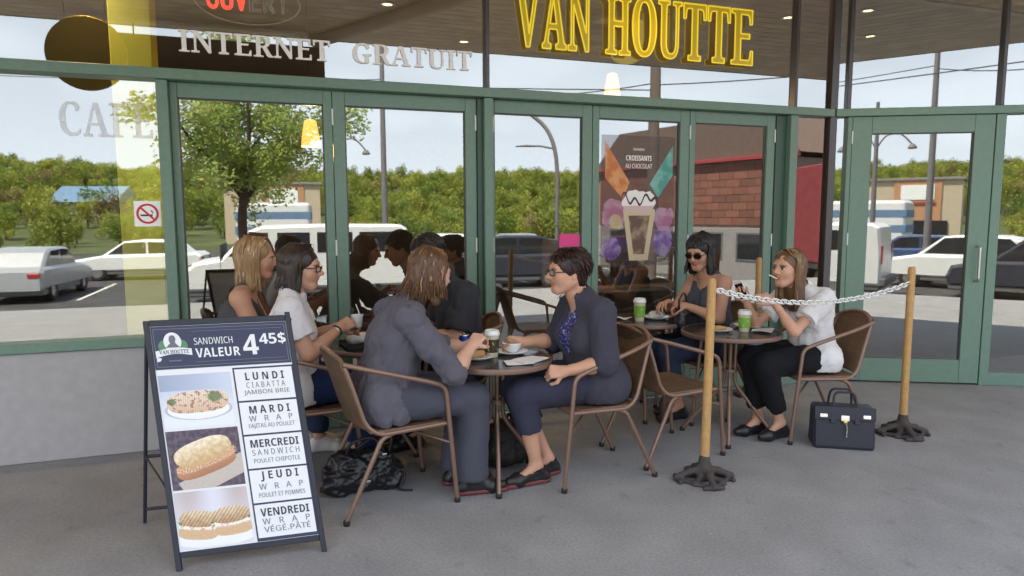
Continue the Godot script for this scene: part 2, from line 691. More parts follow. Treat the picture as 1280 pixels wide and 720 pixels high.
	mat("pole_wood", lin(0.13, 0.10, 0.08), 0.95)
	mat("wire", lin(0.03, 0.03, 0.035), 0.7)

func sky_and_light() -> void:
	var cam := Camera3D.new()
	cam.name = "camera"
	add_child(cam)
	cam.position = Vector3(0, 1.5, 4.787)
	cam.rotation = Vector3(-0.10675, -0.33752, -0.00301)
	cam.fov = 45.84
	cam.near = 0.05
	cam.far = 3000.0
	cam.current = true
	var env := Environment.new()
	env.background_mode = Environment.BG_SKY
	env.tonemap_mode = Environment.TONE_MAPPER_LINEAR
	env.tonemap_exposure = 3.55
	env.sdfgi_enabled = true
	env.ssao_enabled = true
	env.ssil_enabled = true
	var sky := Sky.new()
	var sm := ProceduralSkyMaterial.new()
	sm.sky_top_color = Color(0.65, 0.695, 0.765)
	sm.sky_horizon_color = Color(0.92, 0.94, 0.97)
	sm.sky_curve = 0.22
	sm.ground_horizon_color = Color(0.55, 0.55, 0.52)
	sm.ground_bottom_color = Color(0.30, 0.30, 0.28)
	sm.sun_angle_max = 12.0
	# thin summer clouds
	var ci := Image.create(1024, 512, false, Image.FORMAT_RGBA8)
	var f := FastNoiseLite.new(); f.seed = 5; f.frequency = 1.6; f.fractal_octaves = 5
	for y in 256:
		var el := (0.5 - (y + 0.5) / 512.0) * PI
		for x in 1024:
			var az := x / 1024.0 * TAU
			var p := Vector3(cos(az) * cos(el), sin(el) * 2.6, sin(az) * cos(el))
			var s := clampf((f.get_noise_3dv(p) - 0.08) * 2.2, 0.0, 0.7)
			ci.set_pixel(x, y, Color(1, 1, 1, s * 0.5))
	sm.sky_cover = ImageTexture.create_from_image(ci)
	sm.sky_cover_modulate = Color(0.6, 0.6, 0.6)
	sky.sky_material = sm
	env.sky = sky
	var we := WorldEnvironment.new()
	we.name = "world"
	we.environment = env
	add_child(we)
	var sun := DirectionalLight3D.new()
	sun.name = "sun"
	sun.light_energy = 1.6
	sun.light_color = Color(1.0, 0.955, 0.88)
	sun.light_angular_distance = 0.53
	sun.shadow_enabled = true
	add_child(sun)
	# high sun from over the building, to the left of the facade
	var to_sun := Vector3(-0.50, 1.20, -0.48)
	sun.look_at_from_position(Vector3.ZERO, -to_sun, Vector3.UP)

func glass_pane(parent: Node, x0: float, x1: float, y0: float, y1: float, z: float, called := "glass_pane", xf := Transform3D.IDENTITY) -> MeshInstance3D:
	var mb := MB.new()
	mb.xf = xf
	mb.quad(V(x0, y0, z), V(x1, y0, z), V(x1, y1, z), V(x0, y1, z))
	return part(mb, called, M.coated_glass, parent)

func bar(parent: Node, called: String, x0: float, x1: float, y0: float, y1: float, z0: float, z1: float, m: Material, bev := 0.004, xf := Transform3D.IDENTITY) -> MeshInstance3D:
	var mb := MB.new()
	mb.xf = xf
	mb.box(V((x0 + x1) / 2, (y0 + y1) / 2, (z0 + z1) / 2), V(x1 - x0, y1 - y0, z1 - z0), bev)
	return part(mb, called, m, parent)

func door_leaf(parent: Node, x0: float, x1: float, g0: float, g1: float, gb: float, gt: float, top: float, zc: float, hinge_x: float, xf := Transform3D.IDENTITY) -> MeshInstance3D:
	var mb := MB.new()
	mb.xf = xf
	var t := 0.045
	var y0 := 0.015
	mb.box(V((x0 + g0) / 2, (y0 + top) / 2, zc), V(g0 - x0, top - y0, t), 0.004)
	mb.box(V((g1 + x1) / 2, (y0 + top) / 2, zc), V(x1 - g1, top - y0, t), 0.004)
	mb.box(V((g0 + g1) / 2, (gt + top) / 2, zc), V(g1 - g0, top - gt, t - 0.002), 0.003)
	mb.box(V((g0 + g1) / 2, (y0 + gb) / 2, zc), V(g1 - g0, gb - y0, t - 0.002), 0.003)
	var leaf := part(mb, "door_leaf", M.green_frame, parent)
	glass_pane(leaf, g0, g1, gb, gt, zc - 0.006, "glass_pane", xf)
	# dark rubber gaskets round the pane, the colour of the frame's shadow gap in the photo
	for s in [[g0, g0 + 0.008, gb, gt], [g1 - 0.008, g1, gb, gt], [g0 + 0.008, g1 - 0.008, gt - 0.008, gt], [g0 + 0.008, g1 - 0.008, gb, gb + 0.008]]:
		bar(leaf, "gasket", s[0], s[1], s[2], s[3], zc - 0.003, zc + 0.004, M.black_bar, 0.0, xf)
	for hy in [0.30, 1.28, 2.16]:
		bar(leaf, "hinge", hinge_x - 0.006, hinge_x + 0.006, hy - 0.055, hy + 0.055, zc + t / 2, zc + t / 2 + 0.012, M.white_metal, 0.003, xf)
	return leaf

func storefront() -> void:
	var b := thing("cafe_storefront", "long glazed cafe front with green door frames mirroring the street", "storefront")
	var gm: Material = M.green_frame
	var dm: Material = M.green_dark
	bar(b, "base_wall", -6.0, -0.641, 0.0, 0.68, -0.20, 0.015, M.base_concrete, 0.006)
	bar(b, "window_sill", -6.0, -0.641, 0.683, 0.742, -0.12, 0.045, gm, 0.005)
	for m in [[-0.641, -0.575, 0.0], [1.465, 1.53, 0.0], [4.176, 4.256, 0.0], [-2.36, -2.30, 0.745], [-4.0, -3.94, 0.745]]:
		bar(b, "mullion", m[0], m[1], m[2], 2.334, -0.11, 0.03, gm)
	bar(b, "transom", -6.0, 4.63, 2.336, 2.403, -0.12, 0.045, gm, 0.006)
	for m in [[1.483, 1.512], [4.222, 4.25], [-2.345, -2.315], [-3.985, -3.955]]:
		bar(b, "upper_mullion", m[0], m[1], 2.405, 3.385, -0.06, 0.012, M.black_bar)
	for p in [[-6.0, -4.0], [-3.94, -2.36], [-2.30, -0.641]]:
		glass_pane(b, p[0], p[1], 0.742, 2.336, -0.03)
	for p in [[-6.0, -3.985], [-3.955, -2.345], [-2.315, 1.483], [1.512, 4.222], [4.25, 4.62]]:
		glass_pane(b, p[0], p[1], 2.403, 3.395, -0.03)
	glass_pane(b, 4.256, 4.62, 0.10, 2.336, -0.03)
	bar(b, "bottom_rail", 4.256, 4.62, 0.0, 0.10, -0.08, 0.012, gm)
	# folding door leaves, set back a little behind the mullions
	door_leaf(b, -0.574, 0.4110, -0.530, 0.354, 0.20, 2.24, 2.334, -0.055, 0.413)
	door_leaf(b, 0.4145, 1.422, 0.495, 1.340, 0.20, 2.24, 2.334, -0.055, 1.414)
	door_leaf(b, 1.532, 2.350, 1.560, 2.268, 0.20, 2.24, 2.334, -0.055, 1.545)
	door_leaf(b, 2.3535, 3.219, 2.410, 3.134, 0.20, 2.24, 2.334, -0.055, 3.221)
	door_leaf(b, 3.2225, 4.068, 3.276, 3.985, 0.20, 2.24, 2.334, -0.055, 4.06)
	bar(b, "door_jamb", 1.424, 1.464, 0.0, 2.333, -0.11, -0.012, dm)
	bar(b, "door_jamb", 4.070, 4.175, 0.0, 2.333, -0.11, -0.02, dm)
	bar(b, "threshold", -0.574, 4.175, 0.001, 0.013, -0.11, 0.02, M.steel, 0.003)
	# the entrance turns towards the street
	var x := Transform3D(Basis(Vector3.UP, deg_to_rad(-27.0)), V(4.65, 0, 0))
	bar(b, "corner_post", -0.028, 0.03, 0.0, 3.39, -0.06, 0.02, M.black_bar, 0.004, x)
	glass_pane(b, 0.03, 0.117, 0.10, 2.336, -0.03, "glass_pane", x)
	bar(b, "bottom_rail", 0.03, 0.117, 0.0, 0.10, -0.08, 0.012, gm, 0.004, x)
	bar(b, "door_jamb", 0.117, 0.156, 0.0, 2.335, -0.11, 0.025, gm, 0.004, x)
	bar(b, "transom", 0.012, 6.0, 2.337, 2.404, -0.12, 0.045, gm, 0.006, x)
	door_leaf(b, 0.158, 1.300, 0.318, 1.140, 0.22, 2.19, 2.334, 0.0, 0.156, x)
	bar(b, "mullion", 1.304, 1.38, 0.0, 2.335, -0.11, 0.03, gm, 0.004, x)
	glass_pane(b, 1.38, 6.0, 0.10, 2.336, -0.03, "glass_pane", x)
	bar(b, "bottom_rail", 1.38, 6.0, 0.0, 0.10, -0.08, 0.012, gm, 0.004, x)
	for p in [[0.03, 0.105], [0.14, 1.33], [1.36, 6.0]]:
		glass_pane(b, p[0], p[1], 2.404, 3.395, -0.03, "glass_pane", x)
	for p in [[0.105, 0.14], [1.33, 1.36]]:
		bar(b, "upper_mullion", p[0], p[1], 2.406, 3.385, -0.06, 0.014, M.black_bar, 0.004, x)
	for hx in [1.22]:
		var mb := MB.new()
		mb.xf = x
		mb.tube(rounded([V(hx, 0.92, 0.02), V(hx, 0.92, 0.075), V(hx, 1.22, 0.075), V(hx, 1.22, 0.02)], 0.03), 0.011, 8)
		part(mb, "door_handle", M.steel, b)

func interior() -> void:
	var mb := MB.new()
	mb.box(V(2.0, 0.003, -5.9), V(16.0, 0.004, 11.5))
	structure(mb, "interior_floor", M.interior_floor)
	mb = MB.new(); mb.box(V(2.0, 1.7, -11.7), V(16.2, 3.5, 0.2))
	structure(mb, "wall_back", M.interior_wall)
	mb = MB.new(); mb.box(V(-6.1, 1.7, -5.9), V(0.2, 3.5, 11.8))
	structure(mb, "wall_left", M.interior_wall)
	mb = MB.new(); mb.box(V(10.1, 1.7, -4.5), V(0.2, 3.5, 14.6))
	structure(mb, "wall_right", M.interior_wall)
	# the ceiling stops at the glass line; the canopy's boards take over outside
	mb = MB.new(); mb.box(V(2.0, 3.47, -5.95), V(16.2, 0.1, 11.7))
	structure(mb, "ceiling", M.interior_ceiling)
	mb = MB.new(); mb.box(V(-0.86, 1.7, -0.72), V(0.26, 3.38, 0.26), 0.01)
	structure(mb, "column", M.olive_paint)
	var d := thing("hanging_disc", "large flat olive brown disc hanging from the canopy before the left window", "disc", V(-1.43, 2.88, 2.0))
	mb = MB.new()
	mb.lathe([V2(0, -0.02), V2(0.300, -0.02), V2(0.310, -0.013), V2(0.310, 0.013), V2(0.300, 0.02), V2(0, 0.02)], 40, Vector3.ZERO, Basis(Vector3.RIGHT, PI / 2))
	part(mb, "disc_board", M.disc_brown, d)
	for s in [-0.15, 0.15]:
		mb = MB.new()
		mb.tube([V(s, 0.26, 0), V(s, 0.525, 0)], 0.004, 5)
		part(mb, "hanging_wire", M.steel, d)
	for p in [[V(0.35, 2.16, -1.5), "warm glowing pendant lamp hanging behind the tree's reflection"], [V(3.28, 2.74, -1.5), "warm pendant lamp hanging high behind the yellow letters"], [V(-2.6, 2.3, -0.9), "warm pendant lamp hanging left of the yellow green column"]]:
		var l := thing("pendant_lamp", p[1], "pendant lamp", p[0], 0, "pendant lamps inside the cafe")
		mb = MB.new()
		mb.lathe([V2(0.03, 0.17), V2(0.05, 0.16), V2(0.075, 0.02), V2(0.082, -0.06), V2(0.078, -0.06), V2(0.07, 0.02), V2(0.045, 0.15)], 20)
		var lm: StandardMaterial3D = M.get("lamp_shade", null)
		if lm == null:
			lm = mat("lamp_shade", lin(0.8, 0.55, 0.2), 0.4)
			lm.emission_enabled = true
			lm.emission = Color(1.0, 0.72, 0.32)
			lm.emission_energy_multiplier = 0.45
		part(mb, "lamp_shade", lm, l)
		mb = MB.new(); mb.tube([V(0, 0.16, 0), V(0, 3.40 - p[0].y, 0)], 0.004, 5)
		part(mb, "cord", M.black_bar, l)
		var o := OmniLight3D.new()
		o.name = "lamp_light"; o.light_energy = 0.25; o.light_color = Color(1.0, 0.8, 0.5); o.light_size = 0.06; o.omni_range = 8.0; o.omni_attenuation = 2.0; o.shadow_enabled = true
		o.position = V(0, -0.10, 0)
		l.add_child(o)
	for q in [[V(-1.25, 3.415, -0.42), "recessed lamp inside the cafe lighting the yellow green column"], [V(2.60, 3.415, -0.75), "recessed lamp inside the cafe lighting the shelf of boxes"]]:
		var dl := thing("indoor_downlight", q[1], "ceiling lamp", q[0])
		mb = MB.new()
		mb.lathe([V2(0.048, 0.0), V2(0.066, -0.002), V2(0.068, -0.008), V2(0.050, -0.012), V2(0.046, 0.0)], 24)
		part(mb, "trim_ring", M.white_metal, dl)
		mb = MB.new()
		mb.lathe([V2(0.0, -0.004), V2(0.046, -0.004), V2(0.046, 0.0)], 20)
		part(mb, "lamp_lens", M.warm_lens, dl)
		var sp := SpotLight3D.new()
		sp.name = "lamp_light"; sp.light_energy = 0.5 if q[0].x < 0 else 0.4; sp.light_color = Color(1.0, 0.9, 0.72); sp.spot_angle = 60.0; sp.spot_range = 8.0; sp.spot_attenuation = 2.0; sp.light_size = 0.05; sp.shadow_enabled = true
		sp.position = V(0, -0.03, 0); sp.rotation.x = -PI / 2
		dl.add_child(sp)
	# a tall display cabinet with pink and purple boxes behind the poster leaf
	var sh := thing("display_shelf", "dark shelf unit behind the glass holding bright boxes", "shelf", V(2.75, 0.005, -0.32))
	for y in [0.0, 0.5, 0.86, 1.18]:
		bar(sh, "shelf_board", -0.62, 0.62, y, y + 0.025, -0.16, 0.16, M.interior_wall)
	for s in [-0.635, 0.61]:
		bar(sh, "side_panel", s, s + 0.025, 0.0, 1.3, -0.16, 0.16, M.interior_wall)
	mat("pink_box", lin(0.75, 0.05, 0.24), 0.5)
	mat("purple_box", lin(0.22, 0.09, 0.55), 0.5)
	var boxes := [[V(2.72, 1.213, -0.30), V(0.20, 0.11, 0.16), "purple_box", "short purple gift box on the display shelf"], [V(3.10, 1.213, -0.30), V(0.18, 0.16, 0.16), "purple_box", "tall purple gift box at the end of the display shelf"]]
	for q in boxes:
		var bx := thing("gift_box", q[3], "box", q[0])
		mb = MB.new(); mb.box(V(0, q[1].y * 0.38, 0), V(q[1].x, q[1].y * 0.76, q[1].z), 0.004)
		part(mb, "box_body", M[q[2]], bx)
		mb = MB.new(); mb.box(V(0, q[1].y * 0.88, 0), V(q[1].x + 0.01, q[1].y * 0.24, q[1].z + 0.01), 0.004)
		part(mb, "box_lid", M[q[2]], bx)

func V2(x: float, y: float) -> Vector2:
	return Vector2(x, y)

func canopy() -> void:
	var c := thing("canopy", "deep flat canopy with brown boarded underside over the terrace", "canopy")
	var w := 0.150
	var k := 0
	var z := 0.06
	while z < 3.0:
		var mb := MB.new()
		mb.box(V(2.5, 3.412, z + w / 2), V(23.0, 0.02, w - 0.009), 0.003)
		part(mb, "soffit_board", M["soffit%d" % [0, 2, 1, 3, 1, 0, 2][k % 7]], c)
		z += w
		k += 1
	var mb := MB.new()
	mb.box(V(2.5, 3.60, 1.45), V(23.0, 0.30, 3.2), 0.01)
	part(mb, "roof_slab", M.fascia, c)
	mb = MB.new()
	mb.box(V(2.5, 3.58, 3.08), V(23.04, 0.36, 0.05), 0.006)
	part(mb, "fascia_board", M.fascia, c)
	mb = MB.new()
	mb.tube([V(0.52, 3.385, 3.03), V(2.12, 3.385, 0.1)], 0.085, 14)
	part(mb, "beam", M.beam_brown, c)
	for xx in [-5.2, 8.6]:
		mb = MB.new()
		mb.box(V(xx, 1.70, 2.85), V(0.16, 3.40, 0.16), 0.01)
		part(mb, "canopy_post", M.green_dark, c)
	var hs := thing("hanging_board", "long dark board hanging under the outer edge of the canopy", "sign board", V(-0.42, 2.965, 2.98))
	mb = MB.new(); mb.box(V(0, 0.165, 0), V(2.05, 0.33, 0.05), 0.006)
	part(mb, "board", M.dark_board, hs)
	for xx in [-0.8, 0.8]:
		mb = MB.new(); mb.tube([V(xx, 0.33, 0), V(xx, 0.435, 0)], 0.008, 6)
		part(mb, "hanger", M.black_bar, hs)
	# upper storey and roof of the building
	var b := thing("upper_storey", "plain upper wall of the cafe building above the canopy", "building")
	mb = MB.new(); mb.box(V(2.5, 4.15, -6.0), V(17.0, 0.75, 12.2), 0.01)
	part(mb, "wall", M.grey_wall, b)
	mb = MB.new(); mb.box(V(2.5, 4.58, -6.0), V(17.3, 0.1, 12.5), 0.01)
	part(mb, "roof", M.roofing, b)
	var labs := ["recessed ceiling lamp in the canopy near its outer edge by the beam", "recessed ceiling lamp in the canopy beside the middle of the beam", "recessed ceiling lamp in the canopy in front of the yellow letters", "recessed ceiling lamp in the canopy above the entrance door", "recessed ceiling lamp in the canopy in front of the entrance", "recessed ceiling lamp in the canopy left of the sandwich board"]
	var i := 0
	for p in [V(0.725, 3.40, 2.86), V(1.06, 3.40, 1.55), V(2.07, 3.40, 2.62), V(4.80, 3.40, 0.72), V(4.69, 3.40, 1.77), V(-1.4, 3.40, 2.0)]:
		var d := thing("downlight", labs[i], "ceiling lamp", p, 0, "recessed lamps in the canopy")
		i += 1
		mb = MB.new()
		mb.lathe([V2(0.048, 0.0), V2(0.066, -0.002), V2(0.068, -0.008), V2(0.050, -0.012), V2(0.046, 0.0)], 24)
		part(mb, "trim_ring", M.white_metal, d)
		mb = MB.new()
		mb.lathe([V2(0.0, -0.004), V2(0.046, -0.004), V2(0.046, 0.0)], 20)
		part(mb, "lamp_lens", M.warm_lens, d)
		var s := SpotLight3D.new()
		s.name = "lamp_light"; s.light_energy = 0.12; s.light_color = Color(1.0, 0.86, 0.62); s.spot_angle = 55.0; s.spot_range = 8.0; s.spot_attenuation = 2.0; s.light_size = 0.05; s.shadow_enabled = true
		s.position = V(0, -0.02, 0); s.rotation.x = -PI / 2
		d.add_child(s)

func ground() -> void:
	var mb := MB.new()
	mb.box(V(2.0, -0.5, -2.5), V(44.0, 1.0, 21.0), 0.01)
	structure(mb, "terrace", M.terrace)
	for k in 4:
		mb = MB.new()
		var top := -0.2 * (k + 1)
		mb.box(V(2.0, (top - 1.0) / 2, 8.0 + 0.17 + 0.34 * k), V(44.0, top + 1.0, 0.336), 0.008)
		if k < 3:
			structure(mb, "step", M.pavement)
	mb = MB.new()
	mb.box(V(2.0, -0.86, 9.9), V(90.0, 0.2, 1.7), 0.02)
	structure(mb, "pavement", M.pavement)
	mb = MB.new()
	mb.box(V(0, -1.05, 300), V(1600.0, 0.2, 1600.0))
	structure(mb, "ground", M.earth)
	mb = MB.new()
	mb.box(V(0, -0.89, 26.0), V(120.0, 0.1, 34.0))
	structure(mb, "parking_lot", M.asphalt)
	for k in 14:
		mb = MB.new()
		mb.box(V(-16.0 + 2.7 * k, -0.8355, 19.5), V(0.1, 0.005, 5.0))
		structure(mb, "parking_line", M.paint_line)

func wheel(parent: Node, at: Vector3, r: float, w: float) -> void:
	var b := Basis(Vector3.RIGHT, PI / 2)
	var mb := MB.new()
	mb.lathe([V2(r * 0.62, -w / 2), V2(r * 0.92, -w / 2), V2(r, -w * 0.36), V2(r, w * 0.36), V2(r * 0.92, w / 2), V2(r * 0.62, w / 2), V2(r * 0.6, 0), V2(r * 0.62, -w / 2)], 24, at, b)
	var t := part(mb, "wheel", M.tyre, parent)
	mb = MB.new()
	mb.lathe([V2(0, -w * 0.40), V2(r * 0.2, -w * 0.42), V2(r * 0.56, -w * 0.36), V2(r * 0.62, -w * 0.42), V2(r * 0.62, w * 0.42), V2(r * 0.56, w * 0.36), V2(r * 0.2, w * 0.42), V2(0, w * 0.40)], 16, at, b)
	part(mb, "rim", M.steel, t)

func side_panels(parent: Node, called: String, poly: Array, w: float, m: Material, z := 0.0) -> void:
	var mb := MB.new()
	mb.prism(PackedVector2Array(poly), w, Transform3D(Basis.IDENTITY, V(0, 0, z)), 0.004)
	part(mb, called, m, parent)

func make_van(at: Vector3, turn: float) -> void:
	var r := thing("cargo_van", "white passenger van with dark side windows parked facing the tree", "van", at, turn)
	var mb := MB.new()
	mb.prism(PackedVector2Array([V2(-2.85, 0.42), V2(-2.88, 0.92), V2(-2.62, 1.14), V2(-1.98, 1.24), V2(-1.32, 1.94), V2(-1.0, 2.07), V2(0.5, 2.11), V2(2.62, 2.09), V2(2.80, 1.98), V2(2.88, 1.2), V2(2.88, 0.42)]), 2.0, Transform3D.IDENTITY, 0.07)
	part(mb, "body", M.white_car, r)
	mb = MB.new()
	mb.box(V(0, 0.36, 0), V(5.7, 0.18, 1.9), 0.04)
	part(mb, "sill", M.bumper, r)
	for x in [-2.93, 2.93]:
		mb = MB.new(); mb.box(V(x, 0.52, 0), V(0.16, 0.24, 2.0), 0.05)
		part(mb, "bumper", M.bumper if x > 0 else M.silver_car, r)
	for s in [[-1.62, -0.82, 1.30, 1.92], [-0.60, 0.22, 1.36, 1.90], [0.40, 1.32, 1.36, 1.90], [1.50, 2.45, 1.36, 1.90]]:
		var q := [V2(s[0], s[2]), V2(s[1], s[2]), V2(s[1], s[3]), V2(s[0], s[3])]
		if s[0] < -1.0:
			q = [V2(-1.80, 1.30), V2(-0.82, 1.30), V2(-0.82, 1.90), V2(-1.24, 1.90)]
		side_panels(r, "side_window", q, 2.012, M.car_glass)
	mb = MB.new()
	mb.quad(V(-2.0, 1.27, -0.86), V(-2.0, 1.27, 0.86), V(-1.335, 1.965, 0.78), V(-1.335, 1.965, -0.78))
	part(mb, "windscreen", M.car_glass, r)
	for x in [-2.0, -0.72, 0.31]:
		mb = MB.new(); mb.box(V(x, 1.05, 0), V(0.012, 1.1, 2.008))
		part(mb, "door_seam", M.bumper, r)
	mb = MB.new(); mb.box(V(-2.89, 0.90, 0), V(0.05, 0.24, 1.1), 0.01)
	part(mb, "grille", M.bumper, r)
	for s in [-1, 1]:
		mb = MB.new(); mb.box(V(-2.84, 0.92, s * 0.80), V(0.12, 0.26, 0.36), 0.03)
		part(mb, "headlight", M.headlamp, r)
		mb = MB.new(); mb.box(V(2.87, 1.25, s * 0.88), V(0.05, 0.5, 0.16), 0.02)
		part(mb, "tail_light", M.tail, r)
		mb = MB.new(); mb.box(V(-1.55, 1.38, s * 1.14), V(0.1, 0.26, 0.2), 0.03)
		part(mb, "wing_mirror", M.bumper, r)
		for x in [-1.95, 1.70]:
			wheel(r, V(x, 0.36, s * 0.86), 0.36, 0.25)

func make_car(at: Vector3, turn: float, paint: Material, label: String, tall := false) -> void:
	var r := thing("parked_car", label, "car", at, turn, "cars parked across the lot")
	var k := 0.22 if tall else 0.0
	var mb := MB.new()
	mb.prism(PackedVector2Array([V2(-2.15, 0.32), V2(-2.22, 0.60), V2(-2.10, 0.76 + k * 0.6), V2(-1.2, 0.92 + k * 0.6), V2(2.0, 0.98 + k * 0.6), V2(2.18, 0.86 + k * 0.5), V2(2.2, 0.36)]), 1.78, Transform3D.IDENTITY, 0.08)
	part(mb, "body", paint, r)
	mb = MB.new()
	var rear := 2.05 if tall else 1.75
	mb.prism(PackedVector2Array([V2(-1.25, 0.88 + k * 0.6), V2(-0.45, 1.42 + k), V2(-0.1, 1.46 + k), V2(1.0, 1.45 + k), V2(rear - 0.45, 1.34 + k), V2(rear, 0.92 + k * 0.6)]), 1.50, Transform3D.IDENTITY, 0.06)
	part(mb, "cabin", paint, r)
	side_panels(r, "side_window", [V2(-0.98, 0.96 + k * 0.6), V2(-0.42, 1.37 + k), V2(0.28, 1.40 + k), V2(0.28, 0.97 + k * 0.6)], 1.512, M.car_glass)
	side_panels(r, "side_window", [V2(0.36, 0.97 + k * 0.6), V2(0.36, 1.40 + k), V2(rear - 0.75, 1.37 + k), V2(rear - 0.3, 0.98 + k * 0.6)], 1.512, M.car_glass)
	mb = MB.new()
	mb.quad(V(-1.245, 0.905 + k * 0.6, -0.68), V(-1.245, 0.905 + k * 0.6, 0.68), V(-0.48, 1.42 + k, 0.62), V(-0.48, 1.42 + k, -0.62))
	part(mb, "windscreen", M.car_glass, r)
	for s in [-1, 1]:
		mb = MB.new(); mb.box(V(-2.14, 0.66, s * 0.66), V(0.14, 0.13, 0.34), 0.03)
		part(mb, "headlight", M.headlamp, r)
		mb = MB.new(); mb.box(V(2.17, 0.76, s * 0.68), V(0.07, 0.14, 0.3), 0.02)
		part(mb, "tail_light", M.tail, r)
		for x in [-1.35, 1.35]:
			wheel(r, V(x, 0.32, s * 0.78), 0.32, 0.21)
	mb = MB.new(); mb.box(V(0, 0.30, 0), V(4.3, 0.16, 1.7), 0.03)
	part(mb, "sill", M.bumper, r)

func leaf_cloud(mb: MB, ctr: Vector3, rad: Vector3, count: int, size: float, shell := 0.45) -> void:
	for k in count:
		var p := Vector3(rng.randfn(), rng.randfn(), rng.randfn()).normalized() * pow(rng.randf(), shell)
		var at := ctr + p * rad
		var b := Basis(Quaternion(Vector3(rng.randfn(), rng.randfn(), rng.randfn()).normalized(), rng.randf() * TAU))
		var s := size * rng.randf_range(0.6, 1.3)
		var nn := (b.z + Vector3(0, 0.3, 0) + p * 0.5).normalized()
		var i := mb.vert(at - b.x * s * 0.5, nn); mb.vert(at + b.y * s * 0.24, nn); mb.vert(at + b.x * s * 0.5, nn); mb.vert(at - b.y * s * 0.24, nn)
		mb.quad_i(i, i + 1, i + 2, i + 3)

func make_young_tree(at: Vector3) -> void:
	rng.seed = 404
	var t := thing("street_tree", "young leafy tree with forked slender trunk at the edge of the terrace", "tree", at)
	var mb := MB.new()
	mb.tube(spline([V(0, -0.05, 0), V(0.02, 0.7, 0.02), V(-0.02, 1.35, 0), V(0.02, 1.8, -0.02)], 5), [0.105, 0.095, 0.09, 0.088, 0.086, 0.084, 0.082, 0.08, 0.079, 0.078, 0.077, 0.076, 0.075, 0.074, 0.073, 0.072], 10)
	var trunk := part(mb, "trunk", M.bark, t)
	var tips := []
	var limbs := [[V(0.02, 1.75, 0), V(-0.15, 2.3, 0.05), V(-0.42, 3.0, 0.1), V(-0.75, 3.7, 0.15)], [V(0.02, 1.75, 0), V(0.12, 2.4, -0.1), V(0.15, 3.2, -0.15), V(0.1, 4.2, -0.1)], [V(0.02, 1.7, 0), V(0.4, 2.25, 0.1), V(1.0, 2.75, 0.2), V(1.75, 3.2, 0.25)], [V(0.0, 1.8, 0), V(-0.05, 2.3, 0.3), V(0.35, 2.9, 0.6), V(0.9, 3.7, 0.8)], [V(0.0, 1.8, 0), V(-0.3, 2.25, -0.25), V(-0.7, 2.7, -0.6), V(-0.95, 3.1, -0.8)]]
	for l in limbs:
		var pts := spline(l, 5)
		var rr := []
		for k in pts.size():
			rr.append(lerpf(0.05, 0.012, float(k) / (pts.size() - 1)))
		mb = MB.new(); mb.tube(pts, rr, 7)
		part(mb, "limb", M.bark, trunk)
		for k in range(4, pts.size(), 2):
			for j in 3:
				var d := Vector3(rng.randfn(), rng.randfn() * 0.5 + 0.1, rng.randfn()).normalized() * rng.randf_range(0.3, 0.75)
				mb = MB.new()
				mb.tube([pts[k], pts[k] + d * 0.55 + V(0, 0.04, 0), pts[k] + d], [0.012, 0.008, 0.004], 5)
				part(mb, "branch", M.bark, trunk)
				tips.append(pts[k] + d); tips.append(pts[k] + d * 0.6)
	for q in 3:
		mb = MB.new()
		for k in range(q, tips.size(), 3):
			leaf_cloud(mb, tips[k], V(0.30, 0.24, 0.30), 105, 0.080)
		part(mb, "crown", M["leaf%d" % q], t)

